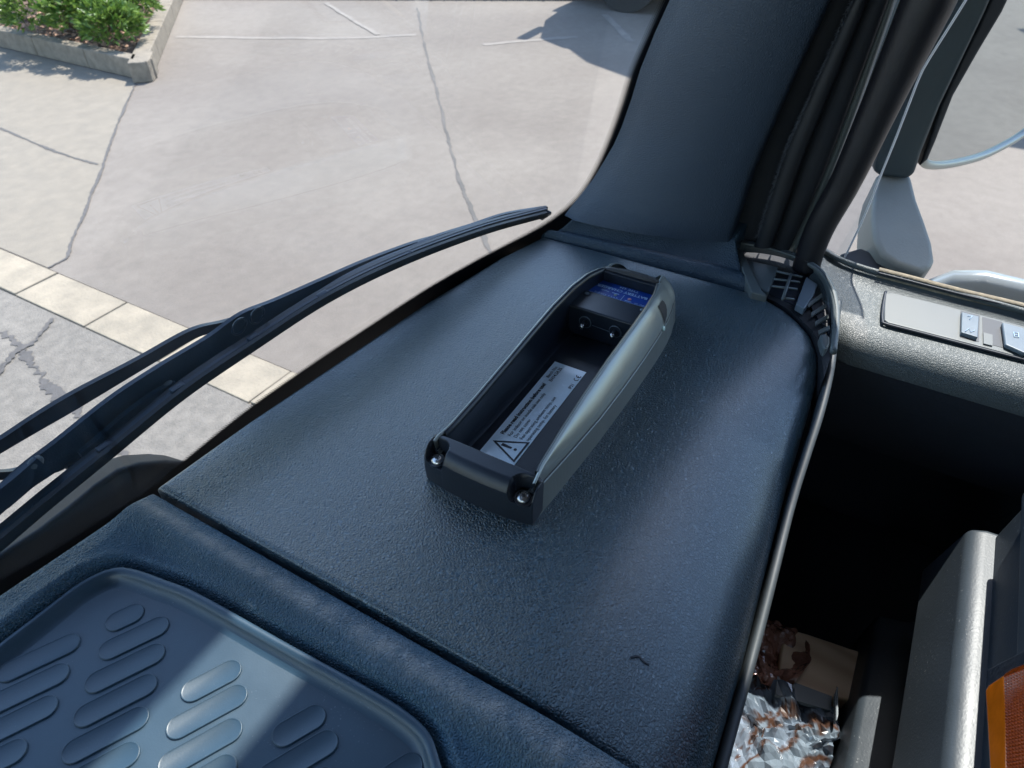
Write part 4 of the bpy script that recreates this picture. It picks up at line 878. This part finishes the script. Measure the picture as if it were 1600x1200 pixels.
# ================================================================== SIDE MIRROR
mr_ = empty('side_mirror'); tag(mr_, 'large dark side mirror with curved glass outside the door window', 'mirror')
MP, MN = (.78, -.010, 2.25), Vector((-.42, -.90, -.05)).normalized()
def om(px, py, d=0): return on(px, py, Vector(MP) - MN * d, MN)
go = smooth_line([om(a, b_) for a, b_ in [(1560, -30), (1533, 20), (1506, 75), (1478, 135), (1458, 190), (1446, 232), (1442, 250), (1450, 257), (1470, 258), (1500, 253), (1535, 243), (1570, 226), (1600, 207), (1650, 165), (1700, 105), (1740, 30), (1755, -20)]], 90)
top = [p.copy() for p in go]
up3 = Vector((.02, 0, .24)); Pg = go + [go[-1] + up3 * .93, go[0] + up3]
prism('mirror_glass', Pg, -MN * .004, M['mirror'], mr_)
cen = sum(Pg, Vector()) / len(Pg)
n_ = len(Pg)
def ring_(scale, back): return [cen + (p - cen) * scale - MN * back for p in Pg]
hs = loft('mirror_rim', [[p + MN * .0005 for p in ring_(.995, 0)], ring_(1.012, -.004), ring_(1.030, -.001), ring_(1.035, .012)], M['vent'], mr_, closed=True)
hsg = loft('mirror_housing', [ring_(1.035, .012), ring_(1.06, .045), ring_(1.03, .085), ring_(.9, .115), ring_(.6, .13)], M['housing'], mr_, closed=True, cap=True)
bz = prism('inner_bezel', [on(a, b_, (.735, .0, 2.3), (-1, -.15, 0)) for a, b_ in [(1562, -30), (1530, 40), (1500, 100), (1470, 165), (1450, 225), (1436, 262), (1450, 250), (1462, 222), (1490, 150), (1530, 80), (1566, 20), (1590, -30)]], (.02, .006, 0), M['rubber'], mr_, .003)
tube('glass_edge', go, .0045, M['silver'], mr_, 8)
# inner side panel (towards the cab)
prism('housing_flank', [on(a, b_, (.725, .0, 2.3), (-1, -.15, 0)) for a, b_ in [(1490, -30), (1440, 70), (1396, 172), (1366, 250), (1364, 268), (1376, 276), (1418, 281), (1430, 272), (1440, 240), (1470, 165), (1540, 20), (1562, -30)]], (.03, .01, 0), M['housing'], mr_, .004)
an = Vector((-.35, -.1, .93))
def oa(px, py): return on(px, py, (.665, -.02, 2.195), an)
arm_pts = [(1372, 268), (1364, 300), (1362, 340), (1366, 372), (1378, 396), (1402, 412), (1438, 424), (1456, 419), (1462, 405), (1458, 378), (1447, 345), (1434, 310), (1424, 270)]
ao = prism('mirror_arm', [oa(a, b_) for a, b_ in arm_pts], -an * .045, M['arm'], mr_); bevel(ao, .009, 4)
prism('arm_base', [on(a, b_, (.62, 0, 2.17), (-.2, 0, 1)) for a, b_ in [(1310, 395), (1345, 385), (1380, 400), (1425, 425), (1455, 436), (1440, 446), (1380, 430), (1330, 412)]], (0, 0, -.05), M['rubber'], mr_, .004)

# ================================================================== STEPPED HOUSING, REFLECTOR, ITEMS
sh = empty('stepped_housing'); tag(sh, 'stepped grey plastic housing beside the door at lower right', 'housing')
def xprof(name, pts, x0, x1, m, bev=.004, par=None):
    o = prism(name, [(x0, a, b_) for a, b_ in pts], (x1 - x0, 0, 0), m, par); bevel(o, bev, 4); return o
xprof('lower_step', [(-.088, 1.962), (-.0925, 2.016), (-.1045, 2.021), (-.128, 2.030), (-.16, 2.03), (-.16, 1.94), (-.10, 1.94)], .403, -.05, M['grey'], .0045, sh)
xprof('back_panel', [(-.128, 1.95), (-.128, 2.10), (-.20, 2.10), (-.20, 1.95)], .399, -.05, M['grey'], .003, sh)
xprof('upper_step', [(-.1015, 2.080), (-.1115, 2.1345), (-.121, 2.1385), (-.16, 2.14), (-.16, 2.07)], .401, -.05, M['grey'], .0045, sh)
xprof('top_panel', [(-.124, 2.12), (-.1285, 2.168), (-.134, 2.24), (-.20, 2.24), (-.20, 2.12)], .398, -.05, M['grey'], .004, sh)
xprof('top_cap', [(-.121, 2.183), (-.124, 2.26), (-.2, 2.26), (-.2, 2.183)], .388, -.05, M['grey'], .004, sh)
rf = empty('amber_reflector'); tag(rf, 'amber prismatic reflector at the right edge in front of the grey housing', 'reflector')
def o_r(a, b_): return oy(a, b_, -.104)
prism('reflector_back', [o_r(a, b_) for a, b_ in [(1541, 1046), (1600, 1015), (1660, 990), (1660, 1260), (1552, 1260)]], (0, -.004, 0), M['door'], rf, .001)
prism('reflector_margin', [o_r(a, b_) + Vector((0, .004, 0)) for a, b_ in [(1556, 1086), (1562, 1077), (1585, 1062), (1590, 1120), (1592, 1260), (1569, 1260)]], (0, -.005, 0), M['amber'], rf, .0008)
prism('reflector_lens', [o_r(a, b_) + Vector((0, .004, 0)) for a, b_ in [(1586, 1061), (1600, 1052), (1660, 1030), (1660, 1260), (1594, 1260), (1591, 1120)]], (0, -.005, 0), M['amber2'], rf, .0004)
pv = []; pf = []
a0 = o_r(1590, 1070) + Vector((0, .0042, 0)); P00 = o_r(1588, 1066); P10 = o_r(1655, 1040); P01 = o_r(1596, 1250); 
for i in range(14):
    for j in range(34):
        c = P00 + (P10 - P00) * ((i + .5) / 14) + (P01 - P00) * ((j + .5) / 34) + Vector((0, .0042, 0)); dx_ = (P10 - P00) / 28 * .94; dy_ = (P01 - P00) / 68 * .94; b0 = len(pv)
        pv += [c - dx_ - dy_, c + dx_ - dy_, c + dx_ + dy_, c - dx_ + dy_, c + Vector((0, .0007, 0))]; pf += [(b0, b0 + 1, b0 + 4), (b0 + 1, b0 + 2, b0 + 4), (b0 + 2, b0 + 3, b0 + 4), (b0 + 3, b0, b0 + 4)]
pr_ = mesh('reflector_prisms', pv, pf, M['amber2'], rf); pr_['kind'] = 'stuff'

# door pocket shelf with odds and ends
ZP = 1.972
shf = box('pocket_floor', (.385, -.16, ZP - .02), (.32, .40, .02), M['door'], dr)
M['cloth_brown'] = mat('brown_film', (.24, .11, .075), .20, grain=('noise', 60, .8, .01), var=(30, .4), coat=.8)
M['wood'] = mat('wood', (.34, .20, .105), .5, var=(6, .1))
tt = M['wood'].node_tree; wv_ = tt.nodes.new('ShaderNodeTexWave'); wv_.inputs['Scale'].default_value = 7; wv_.inputs['Distortion'].default_value = 9; wv_.bands_direction = 'X'; cr = tt.nodes.new('ShaderNodeValToRGB'); cr.color_ramp.elements[0].color = (.46, .30, .17, 1); cr.color_ramp.elements[1].color = (.60, .42, .25, 1)
tcw = tt.nodes.new('ShaderNodeTexCoord'); mpw = tt.nodes.new('ShaderNodeMapping'); mpw.inputs['Rotation'].default_value = (0, 0, .3); mpw.inputs['Scale'].default_value = (3, .7, 1); tt.links.new(tcw.outputs['Object'], mpw.inputs[0]); tt.links.new(mpw.outputs[0], wv_.inputs[0]); tt.links.new(wv_.outputs[0], cr.inputs[0]); tt.links.new(cr.outputs[0], tt.nodes['Principled BSDF'].inputs['Base Color'])
def pocket(px, py, z): return oz(px, py, z)
wdb = prism('wooden_board', [oz(a, b_, 1.990) for a, b_ in [(1225, 980), (1262, 990), (1345, 1018), (1335, 1095), (1300, 1090), (1215, 1062)]], (0, 0, -.016), M['wood']); bevel(wdb, .002); tag(wdb, 'pale brown wooden board lying in the door pocket', 'board')
crd = prism('card_strip', [oz(a, b_, 1.9905) for a, b_ in [(1215, 1056), (1300, 1088), (1298, 1110), (1212, 1085)]], (0, 0, -.004), M['vent']); tag(crd, 'narrow pale grey card strip beside the wooden board', 'card')
spg = [oz(1306, 1080 + i * .9, 2.0) + Vector((.0035 * math.cos(i * 1.25), 0, .0035 * math.sin(i * 1.25))) for i in range(50)]
tag(tube('spiral_binding', spg, .0006, M['body'], None, 5), 'small pale spiral binding at the edge of the wooden board', 'spiral')
def crumple(name, pts, z, amp, m, label, cat, n=46, seed=0, fr=26):
    P = [oz(a, b_, z) for a, b_ in pts]; rows = []      # 4 corners: far-left, far-right, near-right, near-left
    for j in range(n + 1):
        v = j / n; a = P[0].lerp(P[3], v); b_ = P[1].lerp(P[2], v); r = []
        for i in range(n + 1):
            u = i / n; p = a.lerp(b_, u); q = Vector((p.x * fr + seed, p.y * fr, 0))
            h = abs(noise.noise(q)) * 1.3 + abs(noise.noise(q * 2.3 + Vector((3, 1, 0)))) * .7 + .3 * abs(noise.noise(q * 5))
            off = Vector((noise.noise(q * 1.3), noise.noise(q * 1.3 + Vector((9, 9, 0))), 0)) * .012
            r.append(Vector((p.x + off.x, p.y + off.y, z + amp * (h - .8))))
        rows.append(r)
    o = loft(name, rows, m, None, smooth=False); s_ = o.modifiers.new('thick', 'SOLIDIFY'); s_.thickness = .0006; tag(o, label, cat); return o
crumple('brown_wrapper', [(1185, 950), (1262, 975), (1245, 1062), (1155, 1050)], 1.997, .022, M['cloth_brown'], 'crumpled shiny brown plastic wrapper beside the wooden board', 'wrapper', n=22, seed=2)
M['film'] = mat('clear_film', (.34, .40, .48), .14, var=(45, .9), coat=1)
def filmmat():
    m = bpy.data.materials.new('printed_bag'); m.use_nodes = True; t = m.node_tree; N = t.nodes; L = t.links; b = N['Principled BSDF']; b.inputs['Roughness'].default_value = .16; b.inputs['Coat Weight'].default_value = 1
    tc = N.new('ShaderNodeTexCoord'); n = N.new('ShaderNodeTexNoise'); n.inputs['Scale'].default_value = 17; n.inputs['Detail'].default_value = 4; n.inputs['Distortion'].default_value = 1.6; L.new(tc.outputs['Object'], n.inputs['Vector'])
    r = N.new('ShaderNodeValToRGB'); L.new(n.outputs[0], r.inputs[0]); r.color_ramp.interpolation = 'EASE'; e = r.color_ramp.elements; e[0].color = (.012, .018, .03, 1); e[1].position = .36; e[1].color = (.10, .13, .16, 1)
    x = e.new(.50); x.color = (.16, .20, .25, 1); x = e.new(.56); x.color = (.07, .035, .022, 1); x = e.new(.63); x.color = (.16, .20, .24, 1); L.new(r.outputs[0], b.inputs['Base Color']); return m
M['bag'] = filmmat()
crumple('plastic_bag', [(1150, 1035), (1310, 1105), (1300, 1290), (1085, 1280)], 1.995, .020, M['bag'], 'crinkled shiny white and brown plastic bag at the bottom edge', 'plastic bag', 30, 5, 30)

# ================================================================== CAB SHELL (behind and above the camera)
def shell(name, c, s, m=None): tag(box(name, c, s, m or M['ceil']), kind='structure')
shell('cab_roof', (-.58, -.72, 3.12), (2.40, 1.80, .10)); shell('cab_back_wall', (-.58, -1.64, 2.1), (2.4, .06, 1.9)); shell('cab_floor', (-.58, -.66, 1.12), (2.4, 1.9, .08), M['blackmatte'])
shell('cab_left_wall', (-1.76, -.66, 1.68), (.06, 1.9, 1.0)); shell('cab_left_header', (-1.76, -.66, 3.0), (.06, 1.9, .16)); shell('cab_left_pillar', (-1.76, -1.25, 2.6), (.06, .75, .9)); shell('cab_right_wall', (.60, -1.21, 2.1), (.06, .86, 1.95))
shell('cab_right_header', (.55, -.42, 2.945), (.06, .74, .25)); shell('cab_front_panel', (-.58, .36, 1.50), (2.2, .06, .9), M['rubber'])
shell('cab_front_header', (-.60, .115, 2.93), (2.26, .10, .28))
shell('bunk', (-.58, -1.25, 1.62), (2.2, .66, .5), M['door'])
vb = prism('sun_block_bracket', [(.525, .08, 2.935), (.63, .08, 2.935), (.63, .30, 2.915), (.525, .30, 2.915)], (0, 0, .012), M['housing'])  # unseen plate added behind the visor to keep sun off the pad
vis = prism('added_sun_visor', [(-1.7, .22, 2.93), (.62, .22, 2.93), (.62, .50, 2.82), (-1.7, .50, 2.82)], (0, 0, .012), M['housing']); bevel(vis, .004); tag(vis, 'unseen dark exterior sun visor added above the windscreen as shade', 'sun visor'); vb.parent = vis  # visor added out of view to shade the dashboard
print('pads', count)

rm = empty('sun_block_mirror', (.70, .2, 2.85)); tag(rm, 'unseen black mirror shaped sun blocker added high outside the windscreen corner', 'mirror')  # added out of view, sized to stop direct sun reaching the pad
def rmp(n_, pts, x0, wd_, m, bv): o = prism(n_, [(x0, a, b_) for a, b_ in pts], (wd_, 0, 0), m); bevel(o, bv, 4); rel(o, rm)
rmp('housing', [(.06, 2.62), (.42, 2.62), (.44, 2.90), (.40, 3.06), (.08, 3.06), (.05, 2.9)], .64, .14, M['housing'], .04)
rmp('sun_block_face', [(.09, 2.66), (.38, 2.66), (.38, 3.01), (.11, 3.01)], .632, .006, M['mirror'], .002)
rmp('sun_block_bracket', [(.10, 2.95), (.16, 2.95), (.16, 3.0), (.10, 3.0)], .54, .11, M['housing'], .006)
